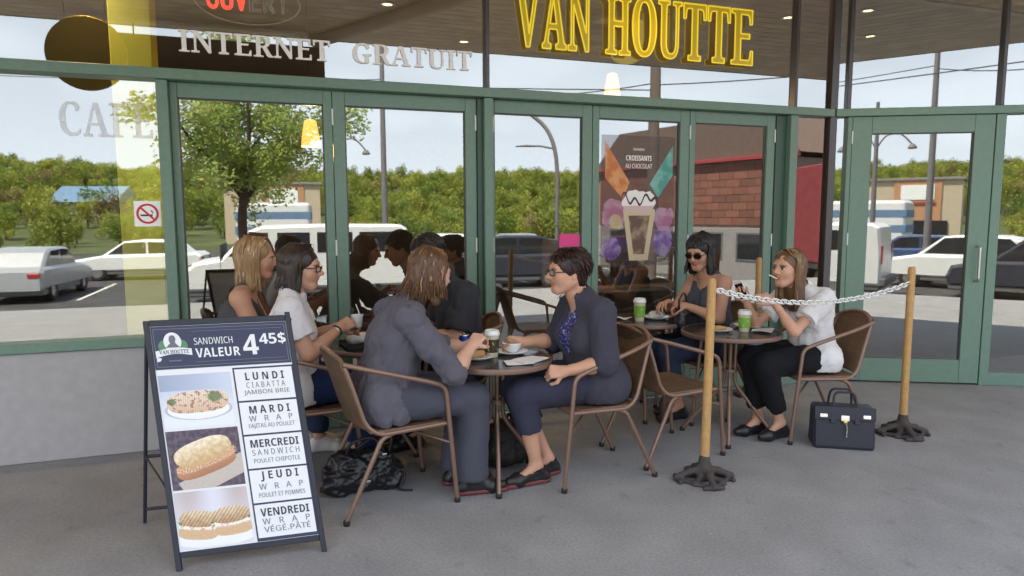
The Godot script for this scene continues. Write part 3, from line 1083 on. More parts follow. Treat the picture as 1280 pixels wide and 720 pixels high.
func make_forest() -> void:
	# hillside with a wood in early leaf
	var mb := MB.new()
	var nx := 60
	var nz := 36
	var hn := FastNoiseLite.new(); hn.seed = 9; hn.frequency = 0.008
	var height := func(x: float, z: float) -> float:
		var s := clampf((z - 60.0) / 150.0, 0.0, 1.0)
		s = s * s * (3.0 - 2.0 * s)
		return -1.0 + s * (12.5 + 4.0 * hn.get_noise_2d(x, z) - 0.012 * x)
	for j in nz:
		for i in nx:
			var x := lerpf(-260.0, 360.0, float(i) / (nx - 1))
			var z := lerpf(44.0, 330.0, float(j) / (nz - 1))
			var y: float = height.call(x, z)
			var nn: Vector3 = Vector3(height.call(x - 2, z) - height.call(x + 2, z), 4.0, height.call(x, z - 2) - height.call(x, z + 2)).normalized()
			mb.vert(V(x, y, z), nn)
	for j in nz - 1:
		for i in nx - 1:
			var a := j * nx + i
			mb.quad_i(a, a + 1, a + nx + 1, a + nx)
	structure(mb, "hillside", M.earth)
	rng.seed = 31
	for variant in 3:
		mb = MB.new()
		for k in 7:
			var p := Vector3(rng.randfn() * 0.38, rng.randf_range(-0.45, 0.6), rng.randfn() * 0.38)
			for q in 3:
				var g := rng.randf_range(0.75, 1.15)
				mb.col = Color(g, g, g)
				leaf_cloud(mb, p, V(0.44, 0.44, 0.44), 64, 0.145, 0.6)
		mb.col = Color(0.35, 0.25, 0.2)
		mb.tube([V(0, -1.3, 0), V(0.03, 0.2, 0)], [0.07, 0.03], 5)
		var m := mb.mesh()
		m.surface_set_material(0, M.wood_leaf)
		var mm := MultiMesh.new()
		mm.transform_format = MultiMesh.TRANSFORM_3D
		mm.use_colors = true
		mm.mesh = m
		mm.instance_count = 760
		for k in 760:
			var z := 84.0 + pow(rng.randf(), 0.9) * 150.0
			var spread := 60.0 + z * 0.75
			var x := rng.randf_range(-spread * 0.75, spread * 1.05)
			var far := clampf((z - 50.0) / 60.0, 0.0, 1.0)
			if k % 4 == 0:
				z = rng.randf_range(44.0, 78.0)
				if z < 68.0 and x > -9.0 and x < 7.0:
					x += 22.0
			var s := rng.randf_range(1.3, 2.3) + far * rng.randf_range(0.0, 0.7)
			if k % 4 == 0:
				s *= 0.62
			var y: float = height.call(x, z) + s * 1.05
			mm.set_instance_transform(k, Transform3D(Basis(Vector3.UP, rng.randf() * TAU).scaled(V(s, s * rng.randf_range(0.9, 1.35), s)), V(x, y, z)))
			var kind := rng.randf()
			var c := Color(0.25, 0.30, 0.055)
			if kind < 0.35: c = Color(0.36, 0.385, 0.08)
			elif kind < 0.55: c = Color(0.18, 0.25, 0.05)
			elif kind < 0.60: c = Color(0.26, 0.21, 0.09)
			var v := rng.randf_range(0.88, 1.12)
			mm.set_instance_color(k, Color(c.r * v, c.g * v, c.b * v))
		var o := MultiMeshInstance3D.new()
		o.multimesh = mm
		o.name = numbered("woodland")
		add_child(o)
		tag(o, ["yellow green wood in early leaf covering the far hillside", "far wooded hillside of mixed green trees, second mass of crowns", "far wooded hillside of mixed green trees, third mass of crowns"][variant], "woodland", "", "stuff")

func blockwork(parent: Node, u0: float, u1: float, y0: float, y1: float, bw: float, bh: float, z: float) -> void:
	var meshes := []
	for k in 2:
		var mb := MB.new()
		mb.box(V(0, 0, 0), V(bw * (1.0 if k == 0 else 0.5) - 0.02, bh - 0.018, 0.05), 0.004)
		meshes.append(mb.mesh())
	var row := 0
	var y := y0
	while y < y1 - 0.05:
		var u := u0
		var first := row % 2 == 1
		while u < u1 - 0.05:
			var half := first
			first = false
			var w := bw * (0.5 if half else 1.0)
			if u + w > u1 + 0.01:
				break
			var o := put(meshes[1 if half else 0], "brick", M[["red_brick", "red_brick2", "red_brick3", "red_brick"][rng.randi() % 4]], parent)
			o.position = V(u + w / 2, y + bh / 2, z + rng.randf_range(-0.004, 0.004))
			u += w
		y += bh
		row += 1

func window_in(parent: Node, x0: float, x1: float, y0: float, y1: float, z: float, fm: Material) -> void:
	var mb := MB.new()
	for s in [[x0, x0 + 0.07, y0, y1], [x1 - 0.07, x1, y0, y1], [x0 + 0.07, x1 - 0.07, y1 - 0.07, y1], [x0 + 0.07, x1 - 0.07, y0, y0 + 0.07]]:
		mb.box(V((s[0] + s[1]) / 2, (s[2] + s[3]) / 2, z + 0.03), V(s[1] - s[0], s[3] - s[2], 0.08), 0.005)
	var w := part(mb, "window", fm, parent)
	mb = MB.new()
	mb.box(V((x0 + x1) / 2, (y0 + y1) / 2, z + 0.012), V(x1 - x0 - 0.1, y1 - y0 - 0.1, 0.02))
	part(mb, "pane", M.car_glass, w)

func make_street() -> void:
	var gy := -0.84
	make_van(V(0.75, gy, 14.9), 0.03)
	var cars := [[V(-6.6, gy, 18.6), 1.62, "silver_car", "silver car parked left of the white van", false], [V(-9.6, gy, 18.8), 1.55, "dark_car", "black car parked beside the silver one", false], [V(-4.6, gy, 24.0), 0.1, "white_car", "white car parked behind the silver car", false], [V(5.4, gy, 19.2), 0.25, "white_car", "white tall car parked behind the van's tail", true], [V(7.3, gy, 16.6), 0.2, "dark_car", "dark car parked in front of the street lamp", true], [V(7.9, gy, 25.5), 1.5, "white_car", "white car parked at the grass verge under the wood", false], [V(11.0, gy, 26.0), 1.6, "silver_car", "silver car parked nearest the brick building", false], [V(-12.8, gy, 19.2), 1.5, "red_car", "red car parked at the far end of the row", false], [V(3.4, gy, 26.5), 0.05, "blue_car", "blue car parked behind the white van", false]]
	for c in cars:
		make_car(c[0], c[1], M[c[2]], c[3], c[4])
	make_young_tree(V(-0.44, 0.0, 7.25))
	make_forest()
	# straight lamp pole, curved street lamp, wooden utility pole with wires
	var p := thing("light_pole", "straight grey pole standing behind the white van", "pole", V(4.14, gy, 21.7))
	var mb := MB.new(); mb.tube([V(0, 0, 0), V(0, 9.0, 0)], [0.13, 0.08], 12)
	part(mb, "shaft", M.pole_grey, p)
	mb = MB.new(); mb.box(V(0, 0.06, 0), V(0.45, 0.12, 0.45), 0.02)
	part(mb, "base_plate", M.pole_grey, p)
	p = thing("street_lamp", "grey street lamp with curved arm beyond the parked cars", "street lamp", V(9.95, gy, 18.4))
	mb = MB.new(); mb.tube(spline([V(0, 0, 0), V(0, 2.4, 0), V(0, 3.9, 0), V(-0.12, 4.9, 0.08), V(-0.42, 5.6, 0.3), V(-1.0, 6.15, 0.65)], 5), 0.075, 10)
	part(mb, "shaft", M.pole_grey, p)
	mb = MB.new(); mb.tube([V(-0.85, 6.05, 0.55), V(-1.1, 6.2, 0.7), V(-1.5, 6.25, 0.9)], [0.06, 0.12, 0.07], 10, false, 0.5)
	part(mb, "lamp_head", M.pole_grey, p)
	mb = MB.new(); mb.tube([V(-0.1, 4.75, 0.08), V(-0.55, 4.85, 0.3), V(-1.05, 4.85, 0.5)], 0.035, 8)
	mb.tube([V(-0.75, 4.86, 0.38), V(-1.05, 4.86, 0.5), V(-1.4, 4.84, 0.62)], [0.05, 0.11, 0.05], 8, false, 0.4)
	part(mb, "lower_lamp", M.pole_grey, p)
	p = thing("utility_pole", "thick wooden utility pole with a crossarm in front of the brick building", "pole", V(10.8, gy, 13.2))
	mb = MB.new(); mb.tube([V(0, 0, 0), V(0.05, 4, 0), V(0.02, 9.5, 0)], [0.19, 0.17, 0.13], 12)
	part(mb, "shaft", M.pole_wood, p)
	mb = MB.new(); mb.box(V(0, 8.4, 0), V(0.12, 0.14, 2.4), 0.01)
	part(mb, "crossarm", M.pole_wood, p)
	var spans := [[V(10.8, 5.35, 13.2), V(4.14, 6.5, 21.7), "sagging black wire between the two poles"], [V(10.8, 5.15, 13.2), V(-30, 8.5, 34), "long lower black wire running past the tree"], [V(10.8, 7.4, 13.2), V(-28, 10.2, 30), "long upper black wire above the lot"], [V(10.8, 5.3, 13.2), V(24, 6.6, 2.5), "black wire running from the wooden pole past the entrance"], [V(4.14, 6.6, 21.7), V(-26, 9.0, 38), "black wire from the straight pole to the left"]]
	for s in spans:
		mb = MB.new()
		var pts := []
		for k in 17:
			var t := k / 16.0
			pts.append(s[0].lerp(s[1], t) - V(0, 4.0 * t * (1 - t) * 0.45, 0))
		mb.tube(pts, 0.018, 5)
		tag(part(mb, numbered("overhead_wire"), M.wire, self), s[2], "wire", "overhead wires")
	# brick building, seen at an angle
	var a := V(13.87, gy, 22.75)
	var b := V(15.9, gy, 13.4)
	var u := (b - a).normalized()
	var nrm := V(-u.z, 0, u.x)
	if nrm.x > 0: nrm = -nrm
	var th := Node3D.new()
	th.name = numbered("brick_building")
	add_child(th)
	th.transform = Transform3D(Basis(u, Vector3.UP, u.cross(Vector3.UP)), a)
	var sg := 1.0 if u.cross(Vector3.UP).dot(nrm) > 0 else -1.0
	tag(th, "low brick building with red band under a brown hipped roof", "building")
	mb = MB.new(); mb.box(V(4.8, 2.1, -4.05 * sg), V(10.0, 4.2, 8.0), 0.01)
	part(mb, "wall", M.mortar, th)
	rng.seed = 8
	blockwork(th, 0.0, 9.7, 1.95, 4.1, 0.62, 0.27, -0.03 * sg)
	mb = MB.new(); mb.box(V(4.8, 4.26, 0.02 * sg), V(10.4, 0.14, 0.3), 0.02)
	part(mb, "red_fascia", M.red_band, th)
	mb = MB.new(); mb.box(V(4.8, 0.9, -0.01 * sg), V(10.0, 1.9, 0.1), 0.01)
	part(mb, "lower_wall", M.grey_wall, th)
	for k in 4:
		window_in(th, 0.8 + k * 2.3, 2.5 + k * 2.3, 0.7, 1.7, 0.05 * sg, M.bumper)
	mb = MB.new()
	mb.prism(PackedVector2Array([V2(-0.35, 4.335), V2(10.1, 4.335), V2(8.6, 5.75), V2(1.3, 5.75)]), 8.2, Transform3D(Basis.IDENTITY, V(0, 0, -4.1 * sg)))
	var roof := part(mb, "roof", M.roof_brown, th)
	mb = MB.new(); mb.box(V(4.0, 6.1, -1.6 * sg), V(0.5, 0.7, 0.5), 0.02)
	part(mb, "chimney", M.bumper, roof)
	# red box trailer
	p = thing("box_trailer", "red box trailer parked next to the brick building", "trailer", V(17.0, gy, 9.8), 0.35)
	mb = MB.new(); mb.box(V(0, 2.35, 0), V(5.6, 2.7, 2.4), 0.03)
	part(mb, "box", M.red_band, p)
	mb = MB.new(); mb.box(V(0, 0.9, 0), V(5.5, 0.16, 1.6), 0.02)
	part(mb, "chassis", M.bumper, p)
	for s in [-1, 1]:
		for x in [-1.9, 1.5, 2.3]:
			wheel(p, V(x, 0.45, s * 0.95), 0.45, 0.28)
	# shop opposite the entrance door
	p = thing("corner_shop", "beige and orange shop with white shutter and red framed window", "building", V(0.2, -0.95, 59.0), 0.0)
	mb = MB.new(); mb.box(V(0, 2.6, 2.6), V(8.0, 5.2, 5.0), 0.01)
	part(mb, "wall", M.beige_wall, p)
	mb = MB.new(); mb.box(V(0.9, 2.7, 0.05), V(3.4, 5.3, 0.1), 0.01)
	part(mb, "orange_bay", M.orange_wall, p)
	mb = MB.new(); mb.box(V(0.9, 4.2, -0.02), V(2.4, 1.2, 0.06), 0.01)
	part(mb, "sign_panel", M.white_vinyl, p)
	mb = MB.new(); mb.box(V(0.9, 3.3, -0.03), V(2.6, 0.22, 0.08), 0.01)
	part(mb, "red_strip", M.red_band, p)
	mb = MB.new(); mb.box(V(0.3, 1.0, 0.0), V(5.6, 1.8, 0.08), 0.01)
	part(mb, "shop_window", M.car_glass, p)
	mb = MB.new(); mb.box(V(0, 5.3, 2.6), V(8.4, 0.2, 5.4), 0.02)
	part(mb, "roof", M.grey_wall, p)
	p = thing("twin_lamp", "dark street lamp with two curved arms before the shop", "street lamp", V(2.36, gy, 21.9))
	mb = MB.new(); mb.tube([V(0, 0, 0), V(0, 6.4, 0)], [0.11, 0.06], 10)
	part(mb, "shaft", M.pole_grey, p)
	for s in [-1, 1]:
		mb = MB.new(); mb.tube(spline([V(0, 4.7, 0), V(s * 0.3, 5.15, 0), V(s * 0.75, 5.2, 0), V(s * 1.15, 4.8, 0)], 5), 0.03, 7)
		part(mb, "arm", M.pole_grey, p)
		mb = MB.new(); mb.lathe([V2(0, 0.1), V2(0.08, 0.06), V2(0.16, -0.06), V2(0.12, -0.1), V2(0, -0.1)], 14, V(s * 1.15, 4.75, 0))
		part(mb, "lamp_head", M.pole_grey, p)
	# far houses
	for q in [[V(-21.5, 0.2, 98), 0.3, 8.0, 3.2, "grey_wall", "blue_roof", "low house with grey blue roof below the wooded hill"], [V(-38, 0.2, 100), -0.2, 9.0, 3.4, "white_vinyl", "roof_brown", "white house with brown roof below the wooded hill"]]:
		p = thing("far_house", q[6], "house", q[0], q[1])
		mb = MB.new(); mb.box(V(0, q[3] / 2, 0), V(q[2], q[3], 6.0), 0.02)
		part(mb, "wall", M[q[4]], p)
		mb = MB.new()
		mb.prism(PackedVector2Array([V2(-3.6, q[3] - 0.1), V2(3.6, q[3] - 0.1), V2(0, q[3] + 2.0)]), q[2] + 0.6, Transform3D(Basis(Vector3.UP, PI / 2), Vector3.ZERO))
		part(mb, "roof", M[q[5]], p)
		for k in 3:
			window_in(p, -2.8 + k * 2.1, -1.6 + k * 2.1, 1.2, 2.4, -3.04, M.white_vinyl)
	p = thing("holiday_trailer", "white trailer with pale blue stripes parked below the trees", "trailer", V(0.2, -0.84, 38.5), 0.1)
	mb = MB.new(); mb.box(V(0, 1.75, 0), V(4.2, 2.7, 2.2), 0.2)
	part(mb, "body", M.white_car, p)
	for y in [1.5, 2.35]:
		mb = MB.new(); mb.box(V(0, y, 0), V(4.22, 0.45, 2.22), 0.02)
		part(mb, "stripe", M.blue_roof, p)
	for s in [-1, 1]:
		wheel(p, V(0.2, 0.36, s * 1.0), 0.36, 0.22)

func thing_materials() -> void:
	# woven cane
	var im := Image.create(128, 128, false, Image.FORMAT_RGBA8)
	var hm := Image.create(128, 128, false, Image.FORMAT_RGBA8)
	var wr := RandomNumberGenerator.new(); wr.seed = 4
	var tones := []
	for k in 64: tones.append(wr.randf_range(0.82, 1.12))
	for y in 128:
		for x in 128:
			var i := x / 8
			var j := y / 8
			var over := (i + j) % 2 == 0
			var fx := (x % 8 + 0.5) / 8.0 - 0.5
			var fy := (y % 8 + 0.5) / 8.0 - 0.5
			var h := 1.0 - 2.6 * (fy * fy if over else fx * fx)
			var t: float = tones[j] if over else tones[(i + 17) % 64]
			var gap := 1.0 if absf(fy if over else fx) < 0.44 else 0.55
			im.set_pixel(x, y, Color(0.43 * t * gap, 0.335 * t * gap, 0.255 * t * gap))
			hm.set_pixel(x, y, Color(h, h, h))
	var wk := mat("wicker", Color.WHITE, 0.6)
	tri_tex(wk, ImageTexture.create_from_image(im), 7.0)
	bump(wk, ImageTexture.create_from_image(hm), 0.3)
	mat("chair_tube", lin(0.235, 0.145, 0.105), 0.36, 0.35)
	mat("rubber", lin(0.025, 0.022, 0.02), 0.7)
	mat("table_top", lin(0.045, 0.04, 0.042), 0.18)
	mat("table_rim", lin(0.20, 0.13, 0.10), 0.4, 0.3)
	mat("sign_black", lin(0.02, 0.022, 0.035), 0.5)
	mat("sign_navy", lin(0.032, 0.036, 0.085), 0.45)
	mat("sign_white", lin(0.80, 0.80, 0.82), 0.4)
	mat("ink", lin(0.035, 0.035, 0.05), 0.6)
	mat("ink_grey", lin(0.16, 0.16, 0.19), 0.6)
	var pw := mat("post_wood", Color.WHITE, 0.55)
	var pi := Image.create(64, 256, false, Image.FORMAT_RGBA8)
	var pf := FastNoiseLite.new(); pf.seed = 3; pf.frequency = 0.05
	for y in 256:
		for x in 64:
			var s := 0.9 + 0.12 * pf.get_noise_2d(x * 6.0, y * 0.25) + 0.06 * pf.get_noise_2d(x * 1.5 + 300, y)
			pi.set_pixel(x, y, Color(0.80 * s, 0.625 * s, 0.385 * s))
	tri_tex(pw, ImageTexture.create_from_image(pi), 3.0)
	mat("chain_white", lin(0.80, 0.80, 0.78), 0.4)
	mat("porcelain", lin(0.80, 0.80, 0.79), 0.15)
	mat("paper", lin(0.78, 0.77, 0.75), 0.8)
	mat("cup_lid", lin(0.80, 0.79, 0.76), 0.35)
	mat("cup_green", lin(0.20, 0.42, 0.05), 0.5)
	mat("cup_cream", lin(0.55, 0.50, 0.36), 0.6)
	mat("cup_dark", lin(0.05, 0.03, 0.02), 0.5)
	mat("can_blue", lin(0.015, 0.045, 0.26), 0.25, 0.5)
	mat("can_red", lin(0.5, 0.02, 0.03), 0.3, 0.3)
	mat("alu", lin(0.65, 0.65, 0.66), 0.25, 1.0)
	bump(mat("navy_leather", lin(0.019, 0.020, 0.034), 0.42), M.fine, 0.08)
	M.navy_leather.uv1_triplanar = true; M.navy_leather.uv1_scale = Vector3.ONE * 3.0
	bump(mat("black_leather", lin(0.012, 0.012, 0.014), 0.33), M.fine, 0.15)
	M.black_leather.uv1_triplanar = true; M.black_leather.uv1_scale = Vector3.ONE * 4.0
	mat("silver", lin(0.80, 0.80, 0.80), 0.2, 1.0)
	mat("brass", lin(0.75, 0.55, 0.16), 0.25, 1.0)
	mat("blue_plastic", lin(0.26, 0.48, 0.72), 0.5)
	mat("salad", lin(0.12, 0.17, 0.03), 0.6)
	mat("bread", lin(0.45, 0.26, 0.10), 0.8)
	mat("food_red", lin(0.35, 0.06, 0.03), 0.5)
	mat("phone_white", lin(0.72, 0.72, 0.74), 0.25)
	mat("phone_black", lin(0.01, 0.01, 0.012), 0.1)
	mat("yellow_face", lin(0.66, 0.50, 0.025), 0.4)
	var yt := mat("yellow_tube", lin(0.85, 0.70, 0.06), 0.3)
	yt.emission_enabled = true; yt.emission = Color(1.0, 0.88, 0.16); yt.emission_energy_multiplier = 0.10
	var rt := mat("red_tube", lin(0.8, 0.1, 0.06), 0.3)
	rt.emission_enabled = true; rt.emission = Color(1.0, 0.22, 0.14); rt.emission_energy_multiplier = 0.5
	var fv := mat("frosted_vinyl", lin(0.90, 0.90, 0.90, 0.2), 0.7)
	fv.transparency = BaseMaterial3D.TRANSPARENCY_ALPHA
	mat("dead_tube", lin(0.25, 0.30, 0.28), 0.3)

func shell(mb: MB, f: Callable, nu: int, nv: int, th: float) -> void:
	var p := []
	for j in nv + 1:
		for i in nu + 1:
			p.append(f.call(float(i) / nu, float(j) / nv))
	for side in [1.0, -1.0]:
		var first := mb.v.size()
		for j in nv + 1:
			for i in nu + 1:
				var a: Vector3 = p[j * (nu + 1) + maxi(i - 1, 0)]
				var b: Vector3 = p[j * (nu + 1) + mini(i + 1, nu)]
				var c: Vector3 = p[maxi(j - 1, 0) * (nu + 1) + i]
				var d: Vector3 = p[mini(j + 1, nv) * (nu + 1) + i]
				var nn: Vector3 = (b - a).cross(d - c).normalized() * side
				mb.vert(p[j * (nu + 1) + i] + nn * th * 0.5, nn, Vector2(float(i) / nu, float(j) / nv))
		for j in nv:
			for i in nu:
				var k := first + j * (nu + 1) + i
				mb.quad_i(k, k + 1, k + nu + 2, k + nu + 1)
	# rounded rim
	var loop := []
	for i in nu: loop.append(p[i])
	for j in nv: loop.append(p[j * (nu + 1) + nu])
	for i in nu: loop.append(p[nv * (nu + 1) + nu - i])
	for j in nv: loop.append(p[(nv - j) * (nu + 1)])
	mb.tube(loop, th * 0.62, 6, true)

func make_chair(at: Vector3, turn: float, label: String) -> Node3D:
	var c := thing("cafe_chair", label, "chair", at, turn, "woven bistro chairs on the terrace")
	var tm: Material = M.chair_tube
	for s in [1.0, -1.0]:
		var mb := MB.new()
		mb.tube(rounded([V(-0.285, 0.785, s * 0.195), V(-0.16, 0.752, s * 0.238), V(0.14, 0.662, s * 0.25), V(0.225, 0.63, s * 0.25), V(0.285, 0.014, s * 0.245)], 0.075, 6), 0.0125, 10)
		part(mb, "arm_and_front_leg", tm, c)
		mb = MB.new()
		mb.tube(rounded([V(-0.055, 0.418, s * 0.222), V(-0.11, 0.40, s * 0.225), V(-0.30, 0.014, s * 0.235)], 0.03, 4), 0.0125, 10)
		part(mb, "rear_leg", tm, c)
		for x in [0.285, -0.30]:
			mb = MB.new()
			mb.lathe([V2(0, 0), V2(0.016, 0), V2(0.017, 0.02), V2(0.014, 0.026)], 10, V(x, 0.0, s * (0.245 if x > 0 else 0.235)))
			part(mb, "foot_cap", M.rubber, c)
	var mb := MB.new()
	mb.tube(rounded([V(0.238, 0.43, 0.232), V(-0.12, 0.42, 0.226), V(-0.185, 0.47, 0.212), V(-0.285, 0.80, 0.19), V(-0.318, 0.832, 0.08), V(-0.322, 0.838, 0.0), V(-0.318, 0.832, -0.08), V(-0.285, 0.80, -0.19), V(-0.185, 0.47, -0.212), V(-0.12, 0.42, -0.226), V(0.238, 0.43, -0.232)], 0.06, 5), 0.012, 10)
	part(mb, "back_and_seat_frame", tm, c)
	mb = MB.new()
	mb.tube([V(0.238, 0.428, 0.236), V(0.238, 0.428, -0.236)], 0.011, 8)
	mb.tube([V(-0.09, 0.402, 0.222), V(-0.09, 0.402, -0.222)], 0.009, 8)
	mb.tube([V(0.246, 0.33, 0.246), V(0.0, 0.402, 0.0), V(0.246, 0.33, -0.246)], 0.007, 6)
	part(mb, "cross_brace", tm, c)
	mb = MB.new()
	shell(mb, func(u: float, v: float) -> Vector3:
		var z := lerpf(-0.222, 0.222, u)
		var x := lerpf(-0.165, 0.232, v)
		return V(x, 0.436 - 0.014 * (1.0 - pow(absf(u - 0.5) * 2.0, 2.0)) * sin(v * PI) + 0.02 * maxf(0.0, 0.12 - v), z), 8, 8, 0.013)
	part(mb, "woven_seat", M.wicker, c)
	mb = MB.new()
	shell(mb, func(u: float, v: float) -> Vector3:
		var q := (u - 0.5) * 2.0
		var z := q * lerpf(0.208, 0.19, v)
		var x := lerpf(-0.178, -0.296, v) - 0.028 * (1.0 - q * q)
		var y := lerpf(0.455, 0.80, v) + 0.03 * v * (1.0 - q * q)
		return V(x, y, z), 10, 8, 0.013)
	part(mb, "woven_back", M.wicker, c)
	return c

func make_table(at: Vector3, turn: float, label: String, r := 0.31, h := 0.70) -> Node3D:
	var t := thing("cafe_table", label, "table", at, turn, "round bistro tables on the terrace")
	var mb := MB.new()
	mb.lathe([V2(0.0, h - 0.012), V2(r - 0.014, h - 0.012), V2(r - 0.014, h - 0.012), V2(r - 0.014, h - 0.002), V2(r - 0.016, h), V2(r - 0.016, h), V2(0.0, h)], 48)
	part(mb, "table_top", M.table_top, t)
	mb = MB.new()
	mb.lathe([V2(r - 0.013, h - 0.032), V2(r - 0.003, h - 0.030), V2(r, h - 0.024), V2(r, h - 0.006), V2(r - 0.004, h + 0.001), V2(r - 0.012, h + 0.001), V2(r - 0.013, h - 0.004), V2(r - 0.013, h - 0.032)], 48)
	part(mb, "rim", M.table_rim, t)
	for k in 4:
		var a := TAU * (k + 0.5) / 4.0
		var d := V(cos(a), 0, sin(a))
		mb = MB.new()
		mb.tube(rounded([V(0, h - 0.02, 0) + d * 0.16, V(0, h - 0.05, 0) + d * 0.035, V(0, 0.36, 0) + d * 0.032, V(0, 0.012, 0) + d * (r * 0.92)], 0.05, 6), 0.0125, 10)
		part(mb, "leg", M.chair_tube, t)
		mb = MB.new()
		mb.lathe([V2(0, 0), V2(0.017, 0), V2(0.018, 0.02), V2(0.014, 0.026)], 10, d * (r * 0.92))
		part(mb, "foot_cap", M.rubber, t)
	mb = MB.new()
	mb.lathe([V2(0.050, 0.44), V2(0.052, 0.44), V2(0.052, 0.46), V2(0.050, 0.46), V2(0.046, 0.45), V2(0.050, 0.44)], 20)
	part(mb, "collar", M.chair_tube, t)
	return t

func text_on(parent: Node, s: String, bold: bool, cap: float, width: float, at: Vector3, x: Transform3D, m: Material, called := "lettering", face := "Droid Sans", depth := 0.002) -> MeshInstance3D:
	# lettering laid on a plane x; at is the middle of its baseline
	var src := letters(s, font(face, bold), cap, width, depth)
	var out := ArrayMesh.new()
	for k in src.get_surface_count():
		var a := src.surface_get_arrays(k)
		var vs: PackedVector3Array = a[Mesh.ARRAY_VERTEX]
		var ns: PackedVector3Array = a[Mesh.ARRAY_NORMAL]
		for i in vs.size():
			vs[i] = x * (vs[i] + at)
			ns[i] = (x.basis * ns[i]).normalized()
		a[Mesh.ARRAY_VERTEX] = vs
		a[Mesh.ARRAY_NORMAL] = ns
		out.add_surface_from_arrays(Mesh.PRIMITIVE_TRIANGLES, a)
	return put(out, called, m, parent)

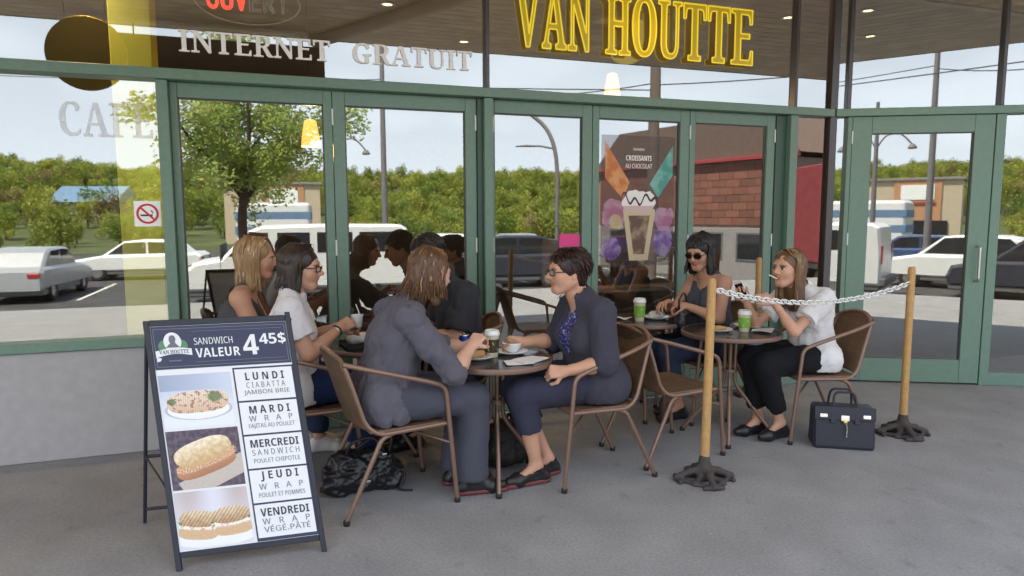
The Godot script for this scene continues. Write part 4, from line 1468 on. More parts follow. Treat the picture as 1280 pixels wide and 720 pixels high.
func food_print(kind: int) -> ImageTexture:
	# the printed photographs on the board: a wrap on a plate, a ciabatta, two filled rolls
	var w := 192
	var h := 152
	var im := Image.create(w, h, false, Image.FORMAT_RGBA8)
	var f := FastNoiseLite.new(); f.seed = 90 + kind; f.frequency = 0.06; f.fractal_octaves = 4
	var g := FastNoiseLite.new(); g.seed = 95 + kind; g.frequency = 0.22
	for y in h:
		for x in w:
			var p := Vector2(x / float(w), y / float(h))
			var n := f.get_noise_2d(x, y)
			var n2 := g.get_noise_2d(x, y)
			var c := Color(0.74, 0.77, 0.83).lerp(Color(0.90, 0.91, 0.94), clampf(p.y * 1.2 + 0.2 * n, 0, 1))
			if kind == 0:
				if p.y < 0.30: c = Color(0.62, 0.66, 0.76).lerp(Color(0.80, 0.83, 0.89), p.x)
				var e := ((p - Vector2(0.50, 0.66)) / Vector2(0.47, 0.20)).length()
				if e < 1.0: c = Color(0.93, 0.93, 0.94)
				if e < 1.0 and e > 0.92: c = Color(0.72, 0.73, 0.77)
				var q := (p - Vector2(0.50, 0.52)) / Vector2(0.43, 0.20)
				q.y += 0.25 * q.x * 0.4
				if pow(absf(q.x), 3.5) + pow(absf(q.y), 2.4) < 1.0:
					c = Color(0.86, 0.74, 0.62).lerp(Color(0.93, 0.87, 0.79), 0.5 - q.y * 0.5)
					var hatch := sin((x + y * 1.4) * 0.55) * sin((x - y * 1.4) * 0.5)
					if hatch > 0.55: c = c.lerp(Color(0.60, 0.42, 0.33), 0.55)
					if n > 0.25: c = c.lerp(Color(0.55, 0.30, 0.28), 0.6)
					if (p - Vector2(0.14, 0.50)).length() < 0.06 + 0.03 * n2 or (p - Vector2(0.74, 0.44)).length() < 0.10 + 0.05 * n2: c = Color(0.30, 0.40, 0.22).lerp(c, 0.3 + 0.3 * n2)
			elif kind == 1:
				c = Color(0.27, 0.23, 0.31).lerp(Color(0.44, 0.37, 0.40), clampf(0.4 + n, 0, 1))
				var pp := (p - Vector2(0.62, 0.80)).rotated(0.45)
				if absf(pp.x) < 0.52 and absf(pp.y) < 0.16: c = Color(0.80, 0.75, 0.71) * (0.96 + 0.08 * n2)
				var lo := (p - Vector2(0.50, 0.61)).rotated(0.36) / Vector2(0.44, 0.15)
				var hi := (p - Vector2(0.47, 0.37)).rotated(0.36) / Vector2(0.42, 0.20)
				var md := (p - Vector2(0.50, 0.51)).rotated(0.36) / Vector2(0.45, 0.12)
				if pow(absf(lo.x), 3.0) + pow(absf(lo.y), 2.6) < 1.0:
					c = Color(0.80, 0.62, 0.46).lerp(Color(0.66, 0.45, 0.32), clampf(0.5 + lo.y * 0.5 + n2 * 0.5, 0, 1))
				if pow(absf(md.x), 4.0) + pow(absf(md.y), 2.0) < 1.0 + 0.5 * n2:
					c = Color(0.74, 0.46, 0.38).lerp(Color(0.90, 0.82, 0.66), clampf(0.5 + n2 * 1.6, 0, 1))
					if md.y < -0.35: c = Color(0.42, 0.30, 0.20)
				if pow(absf(hi.x), 2.8) + pow(absf(hi.y), 2.4) < 1.0:
					c = Color(0.80, 0.66, 0.46).lerp(Color(0.96, 0.91, 0.80), clampf(0.45 - hi.y * 0.55 + 0.5 * n + 0.15 * n2, 0, 1))
			else:
				c = Color(0.87, 0.87, 0.91).lerp(Color(0.70, 0.61, 0.57), clampf(0.35 * (1 - p.y) + 0.3 * sin(p.x * 9.0) * (1.0 - p.y), 0, 1))
				var e2 := ((p - Vector2(0.5, 0.84)) / Vector2(0.56, 0.17)).length()
				if e2 < 1.0: c = Color(0.94, 0.94, 0.95)
				for k in 2:
					var o := (p - Vector2(0.28 + 0.46 * k, 0.60 - 0.02 * k)).rotated(-0.16 if k == 0 else 0.10)
					var bt := (o - Vector2(0, 0.14)) / Vector2(0.27, 0.115)
					var tp := (o - Vector2(0, -0.11)) / Vector2(0.27, 0.145)
					var mi := o / Vector2(0.29, 0.085)
					if pow(absf(bt.x), 3.0) + pow(absf(bt.y), 2.4) < 1.0: c = Color(0.84, 0.70, 0.54) * (1.0 + 0.14 * n2)
					if pow(absf(mi.x), 3.0) + pow(absf(mi.y), 2.0) < 1.0 + 0.7 * n2:
						c = Color(0.94, 0.93, 0.89).lerp(Color(0.86, 0.62, 0.50), clampf(n * 2.0, 0, 1))
						if mi.y < -0.1 + 0.6 * n: c = Color(0.36, 0.48, 0.22)
					if pow(absf(tp.x), 2.6) + pow(absf(tp.y), 2.2) < 1.0:
						c = Color(0.74, 0.58, 0.42).lerp(Color(0.91, 0.82, 0.68), clampf(0.5 - tp.y * 0.6 + n * 0.4, 0, 1))
						if sin((x * 1.1 + y * 0.9) * 0.55) > 0.72: c = c.darkened(0.28)
			im.set_pixel(x, y, c)
	return ImageTexture.create_from_image(im)

func make_board() -> void:
	var org := V(-0.32, 0, 1.47)
	var t := thing("sandwich_board", "navy and white sandwich board listing weekday lunches on the terrace", "sign board", org)
	var bl := V(-0.438, 0, 1.725) - org
	var x := Transform3D(Basis(V(0.9984, 0, 0.056), V(-0.106, 0.961, -0.255), V(-0.054, 0.250, 0.967)), bl)
	var box := func(called: String, s0: float, s1: float, t0: float, t1: float, z0: float, z1: float, m: Material, bev := 0.003, parent: Node = null) -> MeshInstance3D:
		var mb := MB.new()
		mb.xf = x
		mb.box(V((s0 + s1) / 2, (t0 + t1) / 2, (z0 + z1) / 2), V(s1 - s0, t1 - t0, z1 - z0), bev)
		return part(mb, called, m, parent if parent else t as Node)
	# frame
	box.call("frame_rail", 0.0, 0.024, 0.0, 1.082, -0.018, 0.006, M.sign_black)
	box.call("frame_rail", 0.594, 0.618, 0.0, 1.098, -0.018, 0.006, M.sign_black)
	box.call("frame_rail", 0.024, 0.594, 1.056, 1.084, -0.018, 0.006, M.sign_black)
	box.call("frame_rail", 0.024, 0.594, 0.052, 0.078, -0.018, 0.006, M.sign_black)
	var panel: MeshInstance3D = box.call("poster_panel", 0.024, 0.594, 0.078, 1.056, -0.014, 0.0, M.sign_white, 0.0)
	box.call("header_band", 0.026, 0.592, 0.862, 1.054, 0.0002, 0.0024, M.sign_navy, 0.0, panel)
	for e in [[0.034, 0.584, 1.040, 1.043], [0.034, 0.584, 0.872, 0.875], [0.034, 0.037, 0.875, 1.040], [0.581, 0.584, 0.875, 1.040], [0.19, 0.57, 1.026, 1.028], [0.19, 0.57, 0.888, 0.890]]:
		box.call("header_line", e[0], e[1], e[2], e[3], 0.0024, 0.0032, M.ink_grey, 0.0, panel)
	# three photographs
	var k := 0
	for q in [[0.600, 0.836], [0.336, 0.590], [0.086, 0.326]]:
		var mb := MB.new()
		mb.xf = x
		mb.quad(V(0.030, q[0], 0.002), V(0.322, q[0], 0.002), V(0.322, q[1], 0.002), V(0.030, q[1], 0.002))
		var m := mat("food_print%d" % k, Color.WHITE, 0.4)
		m.albedo_texture = food_print(k)
		part(mb, "food_photo", m, panel)
		k += 1
	# five weekday cards in navy borders
	box.call("card_border", 0.336, 0.594, 0.080, 0.852, 0.0002, 0.0015, M.sign_navy, 0.0, panel)
	var rows := [["L U N D I", "C I A B A T T A", "JAMBON BRIE"], ["M A R D I", "W   R   A   P", "FAJITAS AU POULET"], ["MERCREDI", "S A N D W I C H", "POULET CHIPOTLE"], ["J E U D I", "W   R   A   P", "POULET ET POMMES"], ["VENDREDI", "W   R   A   P", "VÉGÉ.PÂTÉ"]]
	for i in 5:
		var y1 := 0.844 - i * 0.1515
		var y0 := y1 - 0.143
		box.call("card", 0.343, 0.588, y0, y1, 0.0016, 0.0034, M.sign_white, 0.0, panel)
		var cx := 0.468
		text_on(panel, rows[i][0], true, 0.034, [0.165, 0.172, 0.205, 0.160, 0.205][i], V(cx, y1 - 0.052, 0.0036), x, M.ink)
		text_on(panel, rows[i][1], false, 0.025, [0.165, 0.185, 0.200, 0.185, 0.200][i], V(cx, y1 - 0.087, 0.0036), x, M.ink_grey)
		text_on(panel, rows[i][2], false, 0.023 if i == 4 else 0.019, 0.195, V(cx, y1 - 0.121, 0.0036), x, M.ink_grey)
	text_on(panel, "SANDWICH", false, 0.030, 0.160, V(0.275, 0.966, 0.0026), x, M.sign_white)
	text_on(panel, "VALEUR", true, 0.040, 0.185, V(0.288, 0.908, 0.0026), x, M.sign_white)
	text_on(panel, "4", true, 0.092, 0.066, V(0.428, 0.908, 0.0026), x, M.sign_white)
	text_on(panel, "45$", true, 0.048, 0.115, V(0.525, 0.950, 0.0026), x, M.sign_white)
	# emblem: a bust before green leaves over a ribbon
	mat("emblem_green", lin(0.10, 0.26, 0.12), 0.5)
	mat("emblem_skin", lin(0.62, 0.55, 0.50), 0.5)
	var mb := MB.new()
	mb.xf = x
	for s in [-1, 1]:
		var pl := PackedVector2Array()
		for a in 14:
			var an := TAU * a / 14.0
			pl.append(V2(0.108 + s * 0.026 + cos(an) * 0.034, 0.965 + sin(an) * 0.030))
		mb.prism(pl, 0.001, Transform3D(Basis.IDENTITY, V(0, 0, 0.0030 + 0.0004 * s)))
	part(mb, "emblem_leaves", M.emblem_green, panel)
	mb = MB.new(); mb.xf = x
	var pl2 := PackedVector2Array()
	for a in 20:
		var an := TAU * a / 20.0
		pl2.append(V2(0.108 + cos(an) * 0.036, 0.984 + sin(an) * 0.042))
	mb.prism(pl2, 0.001, Transform3D(Basis.IDENTITY, V(0, 0, 0.0044)))
	part(mb, "emblem_ground", M.sign_white, panel)
	mb = MB.new(); mb.xf = x
	var bust := PackedVector2Array([V2(0.080, 0.958), V2(0.092, 0.972), V2(0.098, 0.976), V2(0.094, 0.990), V2(0.096, 1.006), V2(0.106, 1.014), V2(0.118, 1.010), V2(0.122, 0.996), V2(0.118, 0.980), V2(0.124, 0.972), V2(0.136, 0.958)])
	mb.prism(bust, 0.001, Transform3D(Basis.IDENTITY, V(0, 0, 0.0054)))
	part(mb, "emblem_bust", M.ink_grey, panel)
	mb = MB.new(); mb.xf = x
	var rib := PackedVector2Array()
	for a in 13:
		var u := a / 12.0
		rib.append(V2(lerpf(0.036, 0.182, u), 0.944 + 0.010 * sin(u * PI) + 0.006 * u))
	for a in 13:
		var u := 1.0 - a / 12.0
		rib.append(V2(lerpf(0.036, 0.182, u), 0.914 + 0.012 * sin(u * PI) + 0.006 * u))
	mb.prism(rib, 0.001, Transform3D(Basis.IDENTITY, V(0, 0, 0.0062)))
	mb.prism(PackedVector2Array([V2(0.038, 0.916), V2(0.058, 0.912), V2(0.052, 0.900), V2(0.038, 0.896)]), 0.001, Transform3D(Basis.IDENTITY, V(0, 0, 0.0052)))
	part(mb, "emblem_ribbon", M.sign_white, panel)
	text_on(panel, "VAN HOUTTE", true, 0.017, 0.120, V(0.110, 0.930, 0.0070), x, M.ink, "lettering", "Droid Serif", 0.001)
	box.call("emblem_line", 0.085, 0.135, 0.896, 0.902, 0.0026, 0.0032, M.ink_grey, 0.0, panel)
	# rear frame of the stand
	for s in [0.0, 0.606]:
		mb = MB.new()
		var top := x * V(s + 0.008, 1.07, -0.03)
		var foot := V(-0.642, 0.0, 1.173) - org + V(s * 0.998, 0, s * 0.056)
		mb.tube([top, foot + V(0, 0.008, 0)], 0.009, 6)
		part(mb, "rear_leg", M.sign_black, t)
	for h in [0.08, 0.36]:
		mb = MB.new()
		var p0 := (V(-0.642, 0.0, 1.173) - org).lerp(x * V(0.008, 1.07, -0.03), h)
		mb.tube([p0, p0 + V(0.605, 0, 0.034)], 0.008, 6)
		part(mb, "rear_bar", M.sign_black, t)
	mb = MB.new()
	mb.tube([x * V(0.012, 0.33, -0.01), (V(-0.642, 0.0, 1.173) - org).lerp(x * V(0.008, 1.07, -0.03), 0.36)], 0.005, 6)
	part(mb, "stay", M.sign_black, t)

func make_post(at: Vector3, lean: float, turn: float, label: String) -> void:
	var p := thing("chain_post", label, "post", at, turn, "wooden chain posts")
	var mb := MB.new()
	var l := V(lean, 1, 0).normalized()
	mb.tube([l * 0.10, l * 0.4, l * 0.8, l * 1.13, l * 1.145, l * 1.150], [0.0255, 0.025, 0.0245, 0.024, 0.021, 0.012], 16)
	part(mb, "wooden_pole", M.post_wood, p)
	mb = MB.new()
	var sh := [["c", V(0, 0.05, 0), V(0, 0.125, 0), 0.045, 0.031, 0.02]]
	for k in 4:
		var a := TAU * k / 4.0 + 0.45
		var d := V(cos(a), 0, sin(a))
		sh.append(["c", V(0, 0.075, 0), d * 0.085 + V(0, 0.052, 0), 0.020, 0.018, 0.02])
		sh.append(["c", d * 0.085 + V(0, 0.052, 0), d * 0.160 + V(0, 0.022, 0), 0.018, 0.018, 0.015])
		var e := d.cross(Vector3.UP)
		sh.append(["c", d * 0.152 + e * 0.05 + V(0, 0.013, 0), d * 0.152 - e * 0.05 + V(0, 0.013, 0), 0.014, 0.014, 0.012])
		var d2 := V(cos(a + PI / 2), 0, sin(a + PI / 2))
		sh.append(["c", d * 0.152 + V(0, 0.010, 0), d2 * 0.152 + V(0, 0.010, 0), 0.013, 0.013, 0.012])
		sh.append(["c", V(0, 0.035, 0), (d + d2) * 0.085 + V(0, 0.006, 0), 0.026, 0.012, 0.02])
	sh.append(["p", V(0, 0.001, 0), V(0, -1, 0), 0.5])
	sdf(mb, sh, 0.007)
	part(mb, "rubber_base", M.rubber_base, p)

func make_chain(a: Vector3, b: Vector3, sag: float) -> void:
	var t := thing("barrier_chain", "white plastic chain hanging between two wooden posts", "chain", a)
	var pts := []
	var n := 150
	for k in n + 1:
		var u := float(k) / n
		pts.append((b - a) * u - V(0, 4.0 * u * (1 - u) * sag, 0))
	var mb := MB.new()
	var loop := []
	for k in 16:
		var an := TAU * k / 16.0
		loop.append(V(cos(an) * 0.014 + signf(cos(an)) * 0.010, sin(an) * 0.0150, 0))
	mb.tube(loop, 0.0044, 7, true)
	var link := mb.mesh()
	var acc := 0.0
	var next := 0.0
	var flip := false
	for k in n:
		var p: Vector3 = pts[k]
		var q: Vector3 = pts[k + 1]
		var l := p.distance_to(q)
		while next <= acc + l:
			var o := put(link, "link", M.chain_white, t)
			var d := (q - p).normalized()
			var bs := Basis.looking_at(d, Vector3.UP) * Basis(Vector3.UP, PI / 2)
			bs = bs * Basis(Vector3.RIGHT, (0.55 if flip else -1.0))
			o.transform = Transform3D(bs, p.lerp(q, (next - acc) / l))
			flip = not flip
			next += 0.036
		acc += l
	return

func paper_cup(at: Vector3, label: String, green: bool, r := 0.041, h := 0.115) -> void:
	var c := thing("paper_cup", label, "cup", at, 0.4)
	var mb := MB.new()
	mb.lathe([V2(0, 0.002), V2(r * 0.72, 0.002), V2(r * 0.73, 0.0), V2(r * 0.75, 0.004), V2(r, h), V2(r * 0.97, h), V2(r * 0.95, h - 0.004)], 28)
	part(mb, "cup_body", M.cup_cream, c)
	mb = MB.new()
	var s0 := 0.22
	var s1 := 0.78
	mb.lathe([V2(lerpf(r * 0.755, r, s0) + 0.0005, h * s0), V2(lerpf(r * 0.755, r, s0) + 0.0022, h * s0), V2(lerpf(r * 0.755, r, s1) + 0.0022, h * s1), V2(lerpf(r * 0.755, r, s1) + 0.0005, h * s1)], 28)
	part(mb, "sleeve", M.cup_green if green else M.cup_dark, c)
	mb = MB.new()
	mb.lathe([V2(r * 1.0, h - 0.010), V2(r * 1.07, h - 0.008), V2(r * 1.07, h + 0.002), V2(r * 0.98, h + 0.004), V2(r * 0.93, h + 0.017), V2(r * 0.86, h + 0.020), V2(r * 0.80, h + 0.012), V2(0, h + 0.012)], 28)
	part(mb, "lid", M.cup_lid, c)
	# printed leaves on the sleeve
	mb = MB.new()
	for k in 9:
		var a := TAU * k / 9.0
		var y := h * (0.34 if k % 2 == 0 else 0.60)
		var rr := lerpf(r * 0.755, r, y / h) + 0.0030
		var ctr := V(cos(a) * rr, y, sin(a) * rr)
		var tg := V(-sin(a), 0, cos(a))
		var up := V(0, 1, 0)
		var nn := V(cos(a), 0, sin(a))
		var q := (tg * 0.6 + up).normalized() * 0.013
		var w := (tg - up * 0.6).normalized() * 0.005
		var i := mb.vert(ctr - q, nn); mb.vert(ctr + w, nn); mb.vert(ctr + q, nn); mb.vert(ctr - w, nn)
		mb.quad_i(i, i + 1, i + 2, i + 3)
	part(mb, "leaf_print", M.cup_cream if green else M.cup_green, c)

func plate(at: Vector3, r: float, label: String, called := "plate") -> Node3D:
	var c := thing(called, label, called, at)
	var mb := MB.new()
	mb.lathe([V2(0, 0.003), V2(r * 0.52, 0.003), V2(r * 0.56, 0.0), V2(r * 0.62, 0.002), V2(r * 0.98, 0.017), V2(r, 0.020), V2(r * 0.97, 0.021), V2(r * 0.62, 0.008), V2(0, 0.007)], 36)
	part(mb, "dish", M.porcelain, c)
	return c

func sheet(at: Vector3, size: Vector2, turn: float, label: String, called: String, cat: String, m: Material, wave := 0.006) -> void:
	var o := thing(called, label, cat, at, turn)
	var mb := MB.new()
	shell(mb, func(u: float, v: float) -> Vector3:
		return V((u - 0.5) * size.x, 0.003 + wave * (0.5 + 0.5 * sin(u * 5.0 + v * 3.0)), (v - 0.5) * size.y), 10, 8, 0.0016)
	part(mb, "folded_sheet", m, o)

func lettering() -> void:
	# tall yellow neon letters in front of the upper glass
	var s := thing("neon_sign", "tall yellow outlined neon letters mounted across the glass above the doors", "neon sign", V(0, 0, 0.012))
	var f := font("Droid Serif", true)
	var words := [["VAN", 1.700, 2.318], ["HOUTTE", 2.420, 3.775]]
	for w in words:
		var n: int = w[0].length()
		var step: float = (w[2] - w[1]) / n
		for k in n:
			var src := letters(w[0][k], f, 0.430, step * 0.92, 0.006)
			var o := put(src, "letter", M.yellow_face, s)
			o.position = V(w[1] + step * (k + 0.5), 2.712, 0)
			var tb := put(outline(src, 0.0062, 0.006).mesh(), "neon_tube", M.yellow_tube, o)
			tb.position = Vector3.ZERO
			var bk := MB.new()
			for y in [0.06, 0.34]:
				bk.tube([V(0, y, -0.038), V(0, y, -0.003)], 0.004, 6)
			part(bk, "stand_off", M.black_bar, o)
	var li := OmniLight3D.new()
	li.name = "neon_light"; li.light_energy = 0.02; li.light_color = Color(1, 0.85, 0.2); li.light_size = 0.3; li.omni_range = 6.0; li.omni_attenuation = 2.0; li.shadow_enabled = true
	li.position = V(2.75, 2.9, 0.08)
	s.add_child(li)
	# white serif words on the transom light
	var v := thing("window_lettering", "white serif capitals on the upper glass offering internet", "lettering", V(0, 0, -0.024))
	for w in [["INTERNET", -0.503, 0.410], ["GRATUIT", 0.557, 1.392]]:
		text_on(v, w[0], true, 0.132, w[2] - w[1], V((w[1] + w[2]) / 2, 2.520, 0.003), Transform3D.IDENTITY, M.white_vinyl, "word", "Droid Serif", 0.002)
	v = thing("window_lettering", "pale serif capitals on the left window above the smoking ban sticker", "lettering", V(0, 0, -0.024))
	text_on(v, "CAFÉ", true, 0.205, 0.50, V(-0.925, 1.980, 0.003), Transform3D.IDENTITY, M.frosted_vinyl, "word", "Droid Serif", 0.003)
	# smoking ban sticker
	v = thing("no_smoking_sticker", "square white sticker with red crossed circle on the left window", "sticker", V(-0.732, 1.515, -0.026))
	var mb := MB.new(); mb.box(V(0, 0, 0), V(0.150, 0.158, 0.002))
	part(mb, "sticker", M.white_vinyl, v)
	mb = MB.new()
	mb.lathe([V2(0.050, 0.0), V2(0.063, 0.0), V2(0.063, 0.002), V2(0.050, 0.002), V2(0.050, 0.0)], 36, V(0, 0, 0.0015), Basis(Vector3.RIGHT, PI / 2))
	mb.box(V(0, 0, 0.0025), V(0.012, 0.112, 0.0018), 0.0, Basis(Vector3.BACK, 0.78))
	part(mb, "red_ring", M.can_red, v)
	mb = MB.new()
	mb.box(V(-0.006, -0.010, 0.0018), V(0.068, 0.011, 0.0012))
	mb.box(V(0.026, 0.012, 0.0018), V(0.006, 0.022, 0.0012), 0.0, Basis(Vector3.BACK, 0.5))
	part(mb, "cigarette_mark", M.ink, v)
	# open sign, partly lit
	v = thing("open_sign", "oval neon open sign with red tubes hanging behind the upper glass", "neon sign", V(-0.09, 2.895, -0.16))
	mb = MB.new()
	var loop := []
	for k in 48:
		var a := TAU * k / 48.0
		loop.append(V(cos(a) * 0.325, sin(a) * 0.145, 0))
	mb.tube(loop, 0.005, 6, true)
	part(mb, "oval_tube", M.dead_tube, v)
	for k in 6:
		var src := letters("OUVERT"[k], font("Droid Sans", false), 0.125, 0.066, 0.004)
		var o := part(outline(src, 0.0055, 0.004), "letter_tube", M.red_tube if k < 3 else M.dead_tube, v)
		o.position = V(-0.215 + k * 0.086, -0.060, 0)
	var ol := OmniLight3D.new()
	ol.name = "neon_light"; ol.light_energy = 0.01; ol.light_color = Color(1, 0.25, 0.15); ol.light_size = 0.15; ol.omni_range = 4.0; ol.omni_attenuation = 2.0; ol.shadow_enabled = true
	ol.position = V(-0.13, 0, 0.03)
	v.add_child(ol)
	for sx in [-0.2, 0.2]:
		mb = MB.new()
		mb.tube([V(sx, 0.115, 0), V(sx, 0.50, 0)], 0.002, 5)
		part(mb, "hanging_wire", M.steel, v)
	v = thing("pink_flyer", "plain bright pink paper flyer on the glass left of the drink poster", "flyer", V(2.178, 1.258, -0.055))
	mb = MB.new(); mb.box(V(0, 0, 0), V(0.185, 0.190, 0.0015), 0.0, Basis(Vector3.BACK, -0.03))
	part(mb, "paper", M.pink_box, v)
	# chocolate poster behind the fourth leaf
	v = thing("window_poster", "translucent poster of a tall drink between orange and teal cones on the glass", "poster", V(2.772, 1.62, -0.058))
	var pm := mat("poster_print", Color.WHITE, 0.5)
	pm.albedo_texture = poster_print()
	pm.transparency = BaseMaterial3D.TRANSPARENCY_ALPHA
	mb = MB.new(); mb.quad(V(-0.33, -0.53, 0.0), V(0.33, -0.53, 0.0), V(0.33, 0.50, 0.0), V(-0.33, 0.50, 0.0))
	part(mb, "printed_film", pm, v)
	text_on(v, "Savourez", false, 0.022, 0.10, V(0.0, 0.385, 0.001), Transform3D.IDENTITY, M.white_vinyl, "lettering", "Droid Serif", 0.001)
	text_on(v, "CROISSANTS", true, 0.040, 0.23, V(0.0, 0.305, 0.001), Transform3D.IDENTITY, M.white_vinyl, "lettering", "Droid Sans", 0.001)
	text_on(v, "AU CHOCOLAT", false, 0.036, 0.24, V(0.0, 0.245, 0.001), Transform3D.IDENTITY, M.white_vinyl, "lettering", "Droid Sans", 0.001)

func poster_print() -> ImageTexture:
	# printed film: tall chocolate drink between an orange and a teal cone, lilac and pink shapes, a brush script
	var w := 264
	var h := 412
	var im := Image.create(w, h, false, Image.FORMAT_RGBA8)
	var f := FastNoiseLite.new(); f.seed = 61; f.frequency = 0.018; f.fractal_octaves = 3
	var tri := func(p: Vector2, a: Vector2, b: Vector2, c: Vector2) -> bool:
		return Geometry2D.point_is_inside_triangle(p, a, b, c)
	for y in h:
		for x in w:
			var p := Vector2(x / float(w) - 0.5, 0.5 - y / float(h)) * Vector2(0.66, 1.03)
			var n := f.get_noise_2d(x, y)
			var c := Color(0.36 + 0.08 * n, 0.31 + 0.07 * n, 0.31 + 0.07 * n, 0.30)
			if tri.call(p, V2(-0.30, 0.47), V2(-0.30, 0.18), V2(-0.14, 0.02)) or tri.call(p, V2(-0.30, 0.47), V2(-0.14, 0.02), V2(-0.08, 0.15)):
				c = Color(0.86, 0.50, 0.27).lerp(Color(0.95, 0.70, 0.46), clampf(0.5 + n * 1.5, 0, 1))
				c.a = 0.72
			if tri.call(p, V2(0.31, 0.45), V2(0.31, 0.21), V2(0.18, 0.03)) or tri.call(p, V2(0.31, 0.45), V2(0.18, 0.03), V2(0.10, 0.14)):
				c = Color(0.30, 0.66, 0.62).lerp(Color(0.55, 0.80, 0.75), clampf(0.5 + n * 1.5, 0, 1))
				c.a = 0.72
			for q in [[V2(-0.22, -0.10), V2(0.09, 0.12), Color(0.78, 0.48, 0.66)], [V2(-0.24, -0.38), V2(0.085, 0.085), Color(0.48, 0.36, 0.68)], [V2(0.24, -0.15), V2(0.085, 0.10), Color(0.76, 0.50, 0.70)], [V2(0.23, -0.33), V2(0.08, 0.10), Color(0.50, 0.38, 0.70)], [V2(-0.20, -0.16), V2(0.05, 0.06), Color(0.88, 0.82, 0.55)]]:
				var e: Vector2 = (p - q[0]) / q[1]
				if pow(absf(e.x), 3.0) + pow(absf(e.y), 3.0) < 1.0 + 0.9 * n:
					c = (q[2] as Color).lerp(Color(0.9, 0.86, 0.9), clampf(0.2 + n, 0, 0.6))
					c.a = 0.5
			var half := lerpf(0.085, 0.145, clampf((p.y + 0.47) / 0.38, 0, 1))
			if p.y > -0.47 and p.y < -0.06 and absf(p.x - 0.01) < half:
				c = Color(0.80, 0.74, 0.60, 0.92)
				if absf(p.x - 0.01) < half - 0.045 and p.y > -0.42 and p.y < -0.11:
					c = Color(0.40, 0.31, 0.25, 0.9).lerp(Color(0.62, 0.52, 0.42, 0.9), clampf(0.4 + n * 1.8, 0, 1))
			var cr := (p - V2(0.01, 0.0)) / V2(0.15, 0.095)
			if cr.length() < 1.0 + 0.25 * n:
				c = Color(0.93, 0.91, 0.90, 0.97)
				if p.y < -0.035: c = Color(0.82, 0.70, 0.68, 0.97)
			# brush script across the cream
			var u := (p.x + 0.15) / 0.32
			if u > 0.0 and u < 1.0:
				var sy := 0.015 + 0.035 * sin(u * 21.0) * (1.0 - 0.4 * u) + 0.02 * sin(u * 9.0 + 1.0)
				if absf(p.y - sy) < 0.008 + 0.006 * absf(cos(u * 21.0)): c = Color(0.17, 0.12, 0.11, 0.97)
			im.set_pixel(x, y, c)
	return ImageTexture.create_from_image(im)

func tube_between(called: String, pts: Array, r, m: Material, parent: Node, sides := 8) -> void:
	var mb := MB.new()
	mb.tube(pts, r, sides)
	part(mb, called, m, parent)

